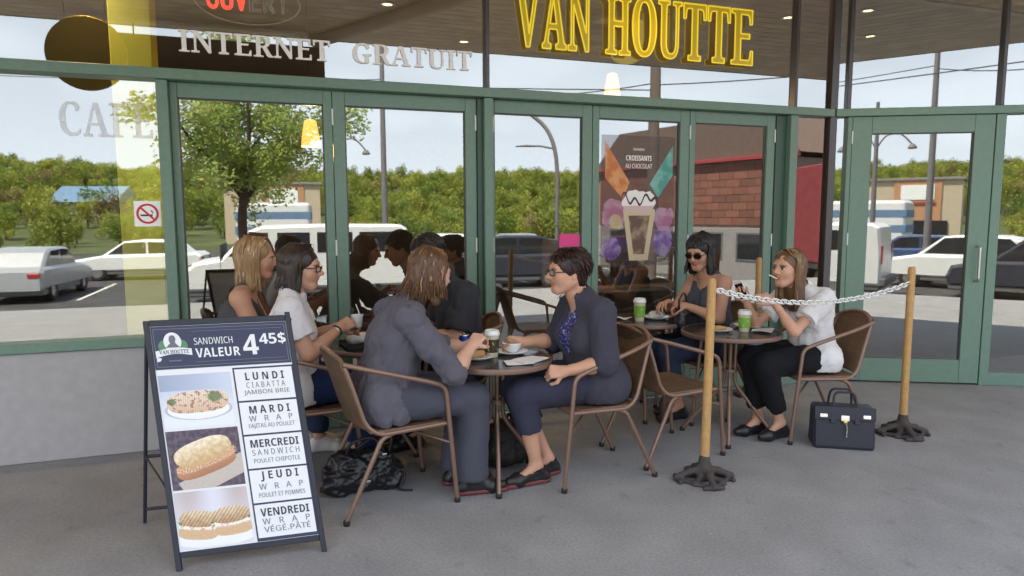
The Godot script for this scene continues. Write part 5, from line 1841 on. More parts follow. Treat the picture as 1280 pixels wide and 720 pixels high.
func make_terrace_things() -> void:
	mat("rubber_base", lin(0.055, 0.045, 0.042), 0.75)
	make_board()
	# tables
	make_table(V(1.17, 0, 1.19), 0.5, "round dark bistro table between the person in charcoal and the person in glasses", 0.315, 0.70)
	make_table(V(2.90, 0, 0.99), 0.15, "round dark bistro table holding the bright green cup", 0.33, 0.72)
	make_table(V(2.62, 0, 0.34), 0.3, "round dark bistro table by the glass before the person in sunglasses", 0.31, 0.72)
	make_table(V(0.58, 0, 0.52), 0.1, "round dark bistro table by the glass before the person in the white shirt", 0.31, 0.70)
	# chairs: facing +x at turn 0
	make_chair(V(0.545, 0, 1.245), 0.17, "woven brown bistro chair under the person in charcoal")
	make_chair(V(1.715, 0, 1.265), PI + 0.05, "woven brown bistro chair under the person in glasses")
	make_chair(V(2.300, 0, 1.115), 0.12, "empty woven brown bistro chair behind the front chain post")
	make_chair(V(3.480, 0, 1.130), PI - 0.22, "woven brown bistro chair under the person in the white blouse")
	make_chair(V(3.06, 0, 0.50), PI, "woven brown bistro chair under the person in sunglasses")
	make_chair(V(0.15, 0, 0.78), 0.02, "woven brown bistro chair under the person in the white shirt")
	make_chair(V(-0.17, 0, 0.36), 0.0, "woven brown bistro chair under the person with long blond hair")
	make_chair(V(1.10, 0, 0.44), PI, "woven brown bistro chair under the person in dark grey")
	# posts and chain
	make_post(V(2.262, 0, 1.625), 0.018, 0.2, "wooden chain post with rubber base in front of the empty chair")
	make_post(V(4.015, 0, 1.398), 0.0, 0.1, "wooden chain post with rubber base beside the navy handbag")
	make_post(V(3.74, 0, 0.22), 0.0, 0.3, "wooden chain post by the glass behind the person in the white blouse")
	make_chain(V(2.31, 1.085, 1.615), V(3.992, 1.04, 1.40), 0.10)
	# bags
	var b := thing("handbag", "structured navy leather handbag with silver plates standing on the floor", "handbag", V(3.445, 0, 1.43), deg_to_rad(-31))
	var mb := MB.new()
	mb.prism(PackedVector2Array([V2(-0.085, 0.004), V2(0.085, 0.004), V2(0.088, 0.02), V2(0.060, 0.262), V2(0.052, 0.270), V2(-0.052, 0.270), V2(-0.060, 0.262), V2(-0.088, 0.02)]), 0.365, Transform3D(Basis(Vector3.UP, PI / 2), Vector3.ZERO), 0.012)
	part(mb, "bag_body", M.navy_leather, b)
	mb = MB.new()
	mb.box(V(0, 0.232, 0.074), V(0.366, 0.085, 0.010), 0.004, Basis(Vector3.RIGHT, -0.115))
	part(mb, "flap", M.navy_leather, b)
	for q in [[-0.128, 0.218, 0.046, 0.024], [0.0, 0.205, 0.050, 0.036], [0.128, 0.218, 0.046, 0.024]]:
		mb = MB.new(); mb.box(V(q[0], q[1], 0.083), V(q[2], q[3], 0.005), 0.002, Basis(Vector3.RIGHT, -0.115))
		part(mb, "metal_plate", M.silver, b)
	mb = MB.new(); mb.lathe([V2(0, -0.006), V2(0.012, -0.006), V2(0.014, 0.0), V2(0.012, 0.006), V2(0, 0.006)], 14, V(0, 0.180, 0.090), Basis(Vector3.RIGHT, PI / 2))
	part(mb, "lock", M.brass, b)
	tube_between("key_strap", spline([V(0.006, 0.172, 0.094), V(0.010, 0.135, 0.097), V(0.008, 0.105, 0.100), V(0.009, 0.085, 0.102)], 4), 0.0032, M.silver, b, 6)
	for s in [1.0, -1.0]:
		tube_between("handle", rounded([V(-0.072, 0.225, s * 0.07), V(-0.070, 0.30, s * 0.062), V(-0.060, 0.365, s * 0.045), V(0.060, 0.365, s * 0.045), V(0.070, 0.30, s * 0.062), V(0.072, 0.225, s * 0.07)], 0.045, 5), 0.0075, M.navy_leather, b, 8)
		for x in [-0.072, 0.072]:
			mb = MB.new(); mb.box(V(x, 0.205, s * 0.080), V(0.030, 0.075, 0.008), 0.003, Basis(Vector3.RIGHT, -0.115 * s))
			part(mb, "handle_tab", M.navy_leather, b)
	var nz := FastNoiseLite.new(); nz.seed = 6; nz.frequency = 9.0; nz.fractal_octaves = 3
	b = thing("leather_bag", "slouchy black leather bag lying under the front chair", "bag", V(0.43, 0, 1.10))
	mb = MB.new()
	sdf(mb, [["c", V(-0.13, 0.10, 0.0), V(0.11, 0.095, -0.02), 0.095, 0.090, 0.05], ["c", V(-0.10, 0.16, -0.01), V(0.09, 0.15, -0.02), 0.070, 0.065, 0.05], ["c", V(-0.16, 0.06, 0.03), V(0.14, 0.055, 0.02), 0.062, 0.058, 0.05], ["p", V(0, 0.002, 0), V(0, -1, 0), 0.6]], 0.0085, 0.0, nz, 0.030, V(1.0, 1.6, 1.0))
	part(mb, "bag_body", M.black_leather, b)
	tube_between("handle", spline([V(-0.10, 0.20, 0.03), V(-0.07, 0.28, 0.05), V(0.03, 0.30, 0.04), V(0.09, 0.24, 0.03), V(0.11, 0.18, 0.02)], 6), 0.009, M.black_leather, b)
	tube_between("handle", spline([V(-0.05, 0.21, -0.04), V(0.02, 0.25, -0.05), V(0.11, 0.30, -0.03), V(0.15, 0.27, 0.0), V(0.13, 0.17, 0.0)], 6), 0.008, M.black_leather, b)
	tube_between("strap", spline([V(0.14, 0.10, 0.05), V(0.20, 0.10, 0.05), V(0.21, 0.05, 0.06), V(0.17, 0.012, 0.09), V(0.24, 0.010, 0.13)], 6), 0.006, M.black_leather, b)
	for p in [V(0.01, 0.075, 0.092), V(0.105, 0.20, 0.045)]:
		mb = MB.new(); mb.box(p, V(0.026, 0.014, 0.008), 0.003)
		part(mb, "buckle", M.silver, b)
	b = thing("backpack", "dark backpack on the floor under the front table", "backpack", V(1.30, 0, 1.02), 0.4)
	mb = MB.new()
	sdf(mb, [["c", V(-0.06, 0.10, 0), V(0.06, 0.10, 0), 0.10, 0.10, 0.05], ["c", V(-0.05, 0.20, 0), V(0.05, 0.19, 0.01), 0.085, 0.08, 0.05], ["c", V(-0.05, 0.09, 0.07), V(0.05, 0.09, 0.07), 0.055, 0.055, 0.03], ["p", V(0, 0.002, 0), V(0, -1, 0), 0.6]], 0.009, 0.0, nz, 0.022)
	part(mb, "bag_body", M.rubber, b)
	tube_between("strap", spline([V(-0.06, 0.25, -0.05), V(-0.12, 0.22, -0.12), V(-0.11, 0.10, -0.14), V(-0.07, 0.04, -0.09)], 5), 0.012, M.rubber, b)
	tube_between("grab_loop", spline([V(-0.03, 0.26, 0), V(0, 0.315, 0), V(0.03, 0.26, 0)], 5), 0.007, M.rubber, b)
	b = thing("carrier_bag", "crumpled pale blue plastic bag beside the person in sunglasses", "bag", V(3.33, 0.44, 0.56))
	mb = MB.new()
	var nb := FastNoiseLite.new(); nb.seed = 16; nb.frequency = 14.0; nb.fractal_type = FastNoiseLite.FRACTAL_RIDGED
	sdf(mb, [["c", V(-0.03, 0.08, 0.02), V(0.05, 0.10, 0.0), 0.08, 0.075, 0.05], ["c", V(0.02, 0.15, 0.0), V(0.05, 0.27, -0.02), 0.085, 0.030, 0.05]], 0.009, 0.0, nb, 0.018)
	part(mb, "bag_body", M.blue_plastic, b)
	# front table
	var ty := 0.701
	paper_cup(V(1.150, ty, 1.165), "tall paper coffee cup with white lid and dark sleeve on the front table", false, 0.043, 0.135)
	var p := plate(V(1.285, ty, 1.12), 0.098, "white saucer under the wide porcelain cup on the front table", "saucer")
	b = thing("coffee_bowl", "wide white porcelain cup standing on its saucer", "cup", V(1.285, ty + 0.008, 1.12), 0.3)
	mb = MB.new()
	mb.lathe([V2(0, 0.002), V2(0.026, 0.0), V2(0.030, 0.004), V2(0.046, 0.022), V2(0.058, 0.052), V2(0.060, 0.060), V2(0.057, 0.060), V2(0.044, 0.026), V2(0.024, 0.010), V2(0, 0.008)], 32)
	part(mb, "bowl", M.porcelain, b)
	tube_between("handle", spline([V(0.055, 0.048, 0), V(0.080, 0.046, 0), V(0.080, 0.025, 0), V(0.050, 0.022, 0)], 5), 0.0045, M.porcelain, b)
	mb = MB.new(); mb.lathe([V2(0, 0.046), V2(0.053, 0.046)], 24)
	part(mb, "coffee", M.cup_dark, b)
	tube_between("spoon", [V(-0.02, 0.052, 0.05), V(-0.085, 0.066, 0.02)], 0.0028, M.alu, b, 6)
	b = thing("soft_drink_can", "blue drink can with red white and blue roundel by the plate", "can", V(1.015, ty, 1.07))
	mb = MB.new()
	mb.lathe([V2(0, 0.004), V2(0.024, 0.0), V2(0.032, 0.010), V2(0.033, 0.014), V2(0.033, 0.104), V2(0.028, 0.117)], 28)
	part(mb, "can_body", M.can_blue, b)
	mb = MB.new(); mb.lathe([V2(0.028, 0.117), V2(0.0275, 0.121), V2(0.025, 0.121), V2(0.024, 0.116), V2(0, 0.116)], 24)
	part(mb, "can_top", M.alu, b)
	for q in [[0.0, "white_vinyl", 0.0334, -0.024, 0.024], [0.0, "can_red", 0.0338, 0.003, 0.0215], [0.0, "can_blue", 0.0338, -0.0215, -0.007]]:
		mb = MB.new()
		var rr: float = q[2]
		var rad := 0.0235 if q[1] == "white_vinyl" else 0.0205
		for j in 10:
			for i in 10:
				var ys := [lerpf(q[3], q[4], j / 10.0), lerpf(q[3], q[4], (j + 1) / 10.0)]
				var pts := []
				for e in [[0, 0], [1, 0], [1, 1], [0, 1]]:
					var y: float = ys[e[1]]
					y = clampf(y, -rad, rad)
					var half := sqrt(maxf(rad * rad - y * y, 0.0))
					var xx := lerpf(-half, half, (i + e[0]) / 10.0)
					var wob := (0.004 * sin(xx * 120.0) if q[1] != "white_vinyl" else 0.0)
					var a := 1.35 - xx / rr
					pts.append(V(cos(a) * rr, 0.060 + y + (wob if absf(y) < 0.008 else 0.0), sin(a) * rr))
				var nn: Vector3 = V(pts[0].x, 0, pts[0].z).normalized()
				var i0 := mb.vert(pts[0], nn); mb.vert(pts[1], nn); mb.vert(pts[2], nn); mb.vert(pts[3], nn)
				mb.quad_i(i0, i0 + 1, i0 + 2, i0 + 3)
		part(mb, "roundel", M[q[1]], b)
	p = plate(V(1.055, ty, 1.195), 0.095, "white plate by the hand of the person in charcoal")
	mb = MB.new()
	sdf(mb, [["c", V(-0.03, 0.022, 0.01), V(0.03, 0.024, -0.01), 0.020, 0.018, 0.02]], 0.006, 0.0, nz, 0.012)
	part(mb, "bread_roll", M.bread, p)
	sheet(V(1.315, ty, 1.33), Vector2(0.19, 0.13), 0.5, "white paper napkin near the edge of the front table", "napkin", "napkin", M.paper)
	sheet(V(1.235, ty, 1.375), Vector2(0.15, 0.11), -0.15, "second folded white napkin at the rim of the front table", "napkin", "napkin", M.paper, 0.004)
	# right table
	ty = 0.721
	paper_cup(V(2.955, ty, 1.055), "bright green paper cup with white lid on the right table", true, 0.043, 0.125)
	p = plate(V(3.085, ty, 0.93), 0.10, "white plate of salad next to the bright green cup")
	mb = MB.new(); rng.seed = 5
	leaf_cloud(mb, V(0, 0.030, 0), V(0.06, 0.022, 0.06), 90, 0.04)
	part(mb, "salad_leaves", M.salad, p)
	p = plate(V(2.80, ty, 1.0), 0.085, "white plate with a crust of bread on the right table")
	mb = MB.new()
	sdf(mb, [["c", V(-0.03, 0.022, 0.0), V(0.03, 0.022, 0.015), 0.018, 0.014, 0.02]], 0.006, 0.0, nz, 0.010)
	part(mb, "bread_crust", M.bread, p)
	sheet(V(3.07, ty, 1.10), Vector2(0.16, 0.12), 0.7, "crumpled white napkin beside the salad plate", "napkin", "napkin", M.paper, 0.012)
	# table by the glass, right
	paper_cup(V(2.525, ty, 0.42), "pale green paper cup with white lid on the table by the glass", true, 0.044, 0.15)
	p = plate(V(2.70, ty, 0.37), 0.10, "white plate on the table of the person in sunglasses")
	mb = MB.new()
	sdf(mb, [["c", V(-0.035, 0.030, 0.0), V(0.035, 0.030, 0.01), 0.026, 0.022, 0.02]], 0.007, 0.0, nz, 0.015)
	part(mb, "wrapped_roll", M.paper, p)
	sheet(V(2.46, ty, 0.30), Vector2(0.10, 0.08), 0.2, "small white napkin beside the pale green cup", "napkin", "napkin", M.paper, 0.014)
	b = thing("small_bottle", "small dark bottle with white cap under the glass side table", "bottle", V(2.62, 0.0, 0.62))
	mb = MB.new(); mb.lathe([V2(0, 0.003), V2(0.03, 0.0), V2(0.033, 0.01), V2(0.033, 0.15), V2(0.014, 0.19), V2(0.014, 0.215)], 18)
	part(mb, "bottle_body", M.cup_dark, b)
	mb = MB.new(); mb.lathe([V2(0.0165, 0.205), V2(0.0165, 0.235), V2(0, 0.237)], 16)
	part(mb, "cap", M.white_vinyl, b)
	# table by the glass, left
	ty = 0.701
	b = thing("serving_tray", "dark tray with wrapped food on the table of the person in the white shirt", "tray", V(0.56, ty, 0.56), 0.1)
	mb = MB.new()
	mb.box(V(0, 0.006, 0), V(0.36, 0.010, 0.25), 0.003)
	part(mb, "tray_floor", M.rubber, b)
	for q in [[0, 0.12, 0.36, 0.012], [0, -0.12, 0.36, 0.012]]:
		mb = MB.new(); mb.box(V(q[0], 0.014, q[1]), V(q[2], 0.022, q[3]), 0.004)
		part(mb, "tray_edge", M.rubber, b)
	b = thing("paper_wrap", "white wrapped sandwich lying on the tray", "sandwich", V(0.50, ty + 0.012, 0.56), 0.2)
	mb = MB.new()
	sdf(mb, [["c", V(-0.06, 0.032, 0), V(0.06, 0.032, 0.01), 0.032, 0.030, 0.02]], 0.008, 0.0, nz, 0.016)
	part(mb, "wrapping", M.paper, b)

# ---------------------------------------------------------------- people
func people_materials() -> void:
	var sk := mat("skin", Color.WHITE, 0.5, 0.0, 0.42)
	sk.vertex_color_use_as_albedo = true
	sk.subsurf_scatter_enabled = true
	sk.subsurf_scatter_strength = 0.06
	var hr := mat("hair", Color.WHITE, 0.42)
	hr.vertex_color_use_as_albedo = true
	var weave := noise_tex(0.35, Color(0.86, 0.86, 0.86), Color(1, 1, 1), 256, 2, 71)
	for c in [["cloth_charcoal", lin(0.128, 0.122, 0.150)], ["cloth_charcoal2", lin(0.078, 0.080, 0.105)], ["cloth_navy", lin(0.062, 0.060, 0.082)], ["cloth_navy2", lin(0.046, 0.046, 0.075)], ["cloth_white", lin(0.82, 0.80, 0.80)], ["cloth_tee", lin(0.76, 0.73, 0.74)], ["cloth_black", lin(0.012, 0.012, 0.014)], ["cloth_grey", lin(0.090, 0.095, 0.126)], ["cloth_jeans", lin(0.035, 0.050, 0.095)], ["cloth_tank", lin(0.090, 0.087, 0.090)], ["cloth_man", lin(0.045, 0.046, 0.054)], ["cloth_blue", lin(0.018, 0.030, 0.10)]]:
		var m := mat(c[0], c[1], 0.92, 0.0, 0.3)
		tri_tex(m, weave, 5.0)
		m.rim_enabled = true
		m.rim = 0.25
		m.rim_tint = 0.6
	# navy blouse printed with white and lilac flecks
	var im := Image.create(256, 256, false, Image.FORMAT_RGBA8)
	im.fill(Color(0.16, 0.17, 0.38))
	var r := RandomNumberGenerator.new(); r.seed = 2
	for k in 420:
		var cx := r.randi_range(0, 255)
		var cy := r.randi_range(0, 255)
		var col: Color = [Color(0.93, 0.93, 0.97), Color(0.62, 0.60, 0.88), Color(0.30, 0.32, 0.72)][r.randi() % 3]
		var a := r.randf() * PI
		for dy in range(-5, 6):
			for dx in range(-5, 6):
				var q := Vector2(dx, dy).rotated(a)
				if (q / Vector2(4.6, 2.4)).length() < 1.0:
					im.set_pixel(posmod(cx + dx, 256), posmod(cy + dy, 256), col)
	tri_tex(mat("cloth_print", Color.WHITE, 0.85), ImageTexture.create_from_image(im), 3.2)
	mat("shoe_black", lin(0.014, 0.013, 0.014), 0.4)
	mat("shoe_maroon", lin(0.16, 0.035, 0.035), 0.5)
	mat("shoe_white", lin(0.65, 0.63, 0.60), 0.5)
	mat("spectacle", lin(0.02, 0.012, 0.012), 0.25)
	var lens := mat("spectacle_lens", Color(0.9, 0.92, 0.95, 0.12), 0.02)
	lens.transparency = BaseMaterial3D.TRANSPARENCY_ALPHA
	mat("dark_lens", lin(0.012, 0.008, 0.008), 0.05)

func capsule(a: Vector3, b: Vector3, ra: float, rb: float, k := 0.03) -> Array:
	return ["c", a, b, ra, rb, k]

func head_basis(face: Vector3, tilt := 0.0) -> Basis:
	# columns: forward, up, right
	var f := face.normalized()
	var r := f.cross(Vector3.UP).normalized()
	var u := r.cross(f).normalized()
	var b := Basis(f, u, r)
	return Basis(f, tilt) * b

func hand_shapes(w: Vector3, dir: Vector3, palm: Vector3, right: bool, curl: Array, thumb := 0.6, sc := 1.0) -> Array:
	# w wrist, dir towards the fingers, palm the way the palm faces; curl: bend of each finger, index to little, in radians per joint
	var d := dir.normalized()
	var p := (palm - d * palm.dot(d)).normalized()
	var s := d.cross(p) if right else p.cross(d)   # thumb side
	s = -s
	var out := []
	var off := [0.030, 0.010, -0.011, -0.030]
	var lens := [[0.041, 0.026, 0.021], [0.045, 0.029, 0.022], [0.042, 0.027, 0.021], [0.033, 0.020, 0.018]]
	for i in 4:
		var base: Vector3 = w + d * 0.006 * sc + s * off[i] * 0.62 * sc
		var kn: Vector3 = w + d * (0.086 - 0.006 * absf(i - 1.0)) * sc + s * off[i] * sc - p * 0.004
		out.append(["c", base, kn, 0.0150 * sc, 0.0115 * sc, 0.012])
		var a: float = 0.15 + 0.35 * curl[i]
		var q := kn
		var rad := 0.0092 * sc
		for j in 3:
			a += curl[i] * (0.75 if j == 0 else 1.0)
			var dd: Vector3 = d * cos(a) + p * sin(a) + s * off[i] * 1.6 * maxf(0.0, 1.0 - curl[i])
			var e: Vector3 = q + dd.normalized() * lens[i][j] * sc
			out.append(["c", q, e, rad, rad * 0.9, 0.003])
			rad *= 0.9
			q = e
	var tb := w + d * 0.022 * sc + s * 0.020 * sc + p * 0.006
	var t1 := tb + (s * 0.75 + d * 0.55 + p * 0.45 * thumb).normalized() * 0.044 * sc
	var t2 := t1 + (s * (0.45 - 0.5 * thumb) + d * 0.85 + p * (0.3 + 0.6 * thumb)).normalized() * 0.032 * sc
	var t3 := t2 + (s * (0.2 - 0.6 * thumb) + d * 0.85 + p * (0.3 + 0.5 * thumb)).normalized() * 0.025 * sc
	out.append(["c", tb, t1, 0.0155 * sc, 0.0115 * sc, 0.010])
	out.append(["c", t1, t2, 0.0112 * sc, 0.0098 * sc, 0.003])
	out.append(["c", t2, t3, 0.0098 * sc, 0.0080 * sc, 0.003])
	return out

func head_shapes(hc: Vector3, b: Basis, neck: Vector3, s: float, full := 1.0) -> Array:
	var q := func(x: float, y: float, z: float) -> Vector3:
		return hc + b * (V(x, y, z) * s)
	var e := func(x: float, y: float, z: float, rx: float, ry: float, rz: float, k: float) -> Array:
		return ["e", q.call(x, y, z), b, V(rx, ry, rz) * s, 0.0, k]
	var out := [
		e.call(-0.014, 0.030, 0.0, 0.098, 0.088, 0.077, 0.02),
		e.call(0.026, -0.030, 0.0, 0.066, 0.080, 0.059 * full, 0.03),
		["c", q.call(0.066, -0.090, -0.010), q.call(0.066, -0.090, 0.010), 0.021 * s, 0.021 * s, 0.025],
		["c", q.call(-0.010, -0.048, 0.050 * full), q.call(0.056, -0.090, 0.016), 0.021 * s, 0.018 * s, 0.025],
		["c", q.call(-0.010, -0.048, -0.050 * full), q.call(0.056, -0.090, -0.016), 0.021 * s, 0.018 * s, 0.025],
		e.call(0.054, -0.020, 0.036, 0.027, 0.028, 0.024, 0.03),
		e.call(0.054, -0.020, -0.036, 0.027, 0.028, 0.024, 0.03),
		["c", q.call(0.076, 0.029, -0.034), q.call(0.076, 0.029, 0.034), 0.013 * s, 0.013 * s, 0.02],
		["-e", q.call(0.101, 0.007, 0.032), b, V(0.016, 0.011, 0.017) * s, 0.0, 0.012],
		["-e", q.call(0.101, 0.007, -0.032), b, V(0.016, 0.011, 0.017) * s, 0.0, 0.012],
		e.call(0.079, 0.007, 0.031, 0.0125, 0.0115, 0.013, 0.004),
		e.call(0.079, 0.007, -0.031, 0.0125, 0.0115, 0.013, 0.004),
		["c", q.call(0.086, 0.022, 0.0), q.call(0.113, -0.019, 0.0), 0.0072 * s, 0.0108 * s, 0.012],
		["c", q.call(0.096, -0.026, -0.010), q.call(0.096, -0.026, 0.010), 0.0085 * s, 0.0085 * s, 0.010],
		["c", q.call(0.084, -0.0475, -0.017), q.call(0.0915, -0.0465, 0.0), 0.0050 * s, 0.0066 * s, 0.006],
		["c", q.call(0.084, -0.0475, 0.017), q.call(0.0915, -0.0465, 0.0), 0.0050 * s, 0.0066 * s, 0.006],
		["c", q.call(0.0835, -0.0580, -0.013), q.call(0.0835, -0.0580, 0.013), 0.0078 * s, 0.0078 * s, 0.005],
		["c", q.call(-0.028, -0.035, 0.0), neck, 0.052 * s, 0.056 * s, 0.03],
	]
	for z in [1.0, -1.0]:
		out.append(["e", q.call(-0.012, -0.008, z * 0.076), b * Basis(Vector3.UP, -z * 0.35), V(0.017, 0.031, 0.008) * s, 0.0, 0.008])
		out.append(["-e", q.call(-0.004, -0.006, z * 0.083), b, V(0.008, 0.014, 0.006) * s, 0.0, 0.004])
	return out

func make_hair(parent: Node, hc: Vector3, b: Basis, s: float, st: Dictionary) -> void:
	rng.seed = st.get("seed", 1)
	var mb := MB.new()
	var q := func(x: float, y: float, z: float) -> Vector3:
		return hc + b * (V(x, y, z) * s)
	var c1: Color = st.c1
	var c2: Color = st.c2
	var ln: float = st.len
	var vol: float = st.get("vol", 1.0)
	var back: Vector3 = -b.x
	back = (back - Vector3.UP * back.y).normalized()
	var side := b.z
	var hn := FastNoiseLite.new(); hn.seed = 3; hn.frequency = 22.0
	# under-volume
	var sh := [["e", q.call(-0.022, 0.036, 0), b, V(0.103, 0.091, 0.086) * s * vol, 0.0, 0.02]]
	sh.append(["e", q.call(-0.058, -0.030, 0), b, V(0.050, 0.070, 0.066) * s, 0.0, 0.03])
	if ln > 0.05:
		var a0: Vector3 = q.call(-0.062, 0.0, 0)
		sh.append(["c", a0, a0 + V(0, -ln * 0.8, 0) + back * st.get("lift", 0.0), 0.066 * s, 0.050 * s, 0.04])
		for z in [1.0, -1.0]:
			var a1: Vector3 = q.call(-0.030, 0.0, z * 0.064)
			sh.append(["c", a1, a1 + V(0, -ln * 0.8, 0) + side * z * 0.008, 0.036 * s, 0.028 * s, 0.03])
	sh.append(["-e", q.call(0.082, -0.040, 0), b, V(0.066, 0.092, 0.080) * s, 0.0, 0.01])
	sdf(mb, sh, 0.009, 0.0, hn, 0.006, V(1.0, 0.25, 1.0), func(p: Vector3) -> Color:
		return c1.lerp(c2, clampf(0.35 + 0.9 * hn.get_noise_3d(p.x * 2.0 + 40.0, p.y * 0.3, p.z * 2.0), 0.0, 1.0)))
	# locks
	var ctr := V(-0.022, 0.036, 0)
	var rad := V(0.106, 0.094, 0.089) * vol
	var n: int = st.get("n", 260)
	for k in n:
		var t := rng.randf()
		mb.col = c1.lerp(c2, pow(rng.randf(), 1.4) * st.get("mix", 1.0))
		if rng.randf() < st.get("streak", 0.0):
			mb.col = st.c3
		var pts := []
		if ln <= 0.05:
			# short: tufts that follow the skull and lift a little
			var az := rng.randf_range(-PI, PI)
			var el := rng.randf_range(-0.35, 1.45)
			if absf(az) < 1.25 and el < 0.62: continue
			if absf(az) < 1.75 and el < 0.12: continue
			for j in 5:
				var u := j / 4.0
				var e := el - u * 0.42
				var a: float = az + u * 0.35 * st.get("sweep", 0.4) * (1.0 if az > 0 else -1.0)
				var lift: float = 1.0 + u * u * st.get("spike", 0.10) * (0.3 + rng.randf())
				pts.append(q.call(ctr.x + cos(a) * cos(e) * rad.x * lift, ctr.y + sin(e) * rad.y * lift, sin(a) * cos(e) * rad.z * lift))
			mb.tube(pts, [0.007 * s, 0.0065 * s, 0.0055 * s, 0.004 * s, 0.0012 * s], 5, false, 0.55)
			continue
		var sg := 1.0 if rng.randf() < 0.5 else -1.0
		var th0: float = st.get("front", 1.0)
		var th := rng.randf_range(minf(th0, 0.35), PI) * sg
		var fringe := false
		var sw: float = maxf(th0, 1.2)
		if st.get("bangs", 0.0) > 0.0 and rng.randf() < 0.16:
			th = rng.randf_range(-0.95, 0.95); fringe = true
		var px := lerpf(0.062, -0.085, absf(th) / PI)
		pts.append(q.call(px, ctr.y + rad.y * 1.0, 0.010 * sg + st.get("part", 0.0)))
		for e in [1.05, 0.7, 0.35, 0.05]:
			var j := 1.0 + rng.randf_range(-0.02, 0.03)
			# front locks sweep back from the hairline to behind the temple
			var te := lerpf(th, maxf(absf(th), sw) * signf(th), clampf((1.05 - e) / 0.75, 0.0, 1.0)) if not fringe else th
			pts.append(q.call(ctr.x + cos(te) * cos(e) * rad.x * j, ctr.y + sin(e) * rad.y * j, sin(te) * cos(e) * rad.z * j))
			if fringe and e < 0.5: break
		if not fringe:
			var base: Vector3 = pts[pts.size() - 1]
			var l: float = ln * rng.randf_range(0.82, 1.08) * (st.get("side_len", 1.0) if absf(th) < 1.9 else 1.0)
			th = maxf(absf(th), sw) * signf(th)
			var outw: Vector3 = b * V(cos(th), 0, sin(th))
			outw = (outw - Vector3.UP * outw.y).normalized()
			var ph := rng.randf() * TAU
			var fl: float = st.get("flare", 0.0)
			var lf: float = st.get("lift", 0.0)
			for j in range(1, 7):
				var u := j / 6.0
				var wv: float = sin(u * st.get("wave_n", 5.0) + ph) * st.get("wave", 0.004)
				pts.append(base + V(0, -l * u, 0) + outw * (wv + fl * u * u - 0.012 * sin(u * PI)) + back * lf * u * u + outw.cross(Vector3.UP) * wv)
		pts = spline(pts, 2)
		var rr := []
		for j in pts.size():
			var u := float(j) / (pts.size() - 1)
			rr.append((0.0068 * st.get("thin", 1.0) * (1.0 - 0.75 * pow(u, 4.0))) * s * (0.4 if j == 0 else 1.0))
		mb.tube(pts, rr, 5, false, 0.6)
	mb.col = Color.WHITE
	part(mb, "hair", M.hair, parent)

func spectacles(parent: Node, hc: Vector3, b: Basis, s: float, dark: bool) -> void:
	var mb := MB.new()
	mb.xf = Transform3D(b.scaled(Vector3.ONE * s), hc)
	mb.xf = Transform3D(Basis(b.x * s, b.y * s, b.z * s), hc)
	for z in [1.0, -1.0]:
		var loop := []
		for k in 16:
			var a := TAU * k / 16.0
			loop.append(V(0.103 - 0.012 * absf(cos(a) * 0.5 + 0.4), 0.006 + sin(a) * (0.019 if dark else 0.015), z * 0.034 + cos(a) * 0.027 * z))
		mb.tube(loop, 0.0028, 5, true)
		mb.tube([V(0.090, 0.010, z * 0.062), V(0.05, 0.010, z * 0.073), V(-0.01, 0.008, z * 0.081)], 0.0026, 5)
	mb.tube([V(0.104, 0.010, 0.008), V(0.107, 0.013, 0), V(0.104, 0.010, -0.008)], 0.0026, 5)
	var f := part(mb, "spectacles", M.spectacle, parent)
	for z in [1.0, -1.0]:
		mb = MB.new()
		mb.xf = Transform3D(Basis(b.x * s, b.y * s, b.z * s), hc)
		var c := mb.vert(V(0.104, 0.006, z * 0.034), V(1, 0, 0))
		for k in 17:
			var a := TAU * k / 16.0
			mb.vert(V(0.103 - 0.012 * absf(cos(a) * 0.5 + 0.4), 0.006 + sin(a) * (0.019 if dark else 0.015), z * 0.034 + cos(a) * 0.027 * z), V(1, 0, 0))
		for k in 16:
			mb.tri(c, c + 1 + k, c + 2 + k)
		part(mb, "lens", M.dark_lens if dark else M.spectacle_lens, f)

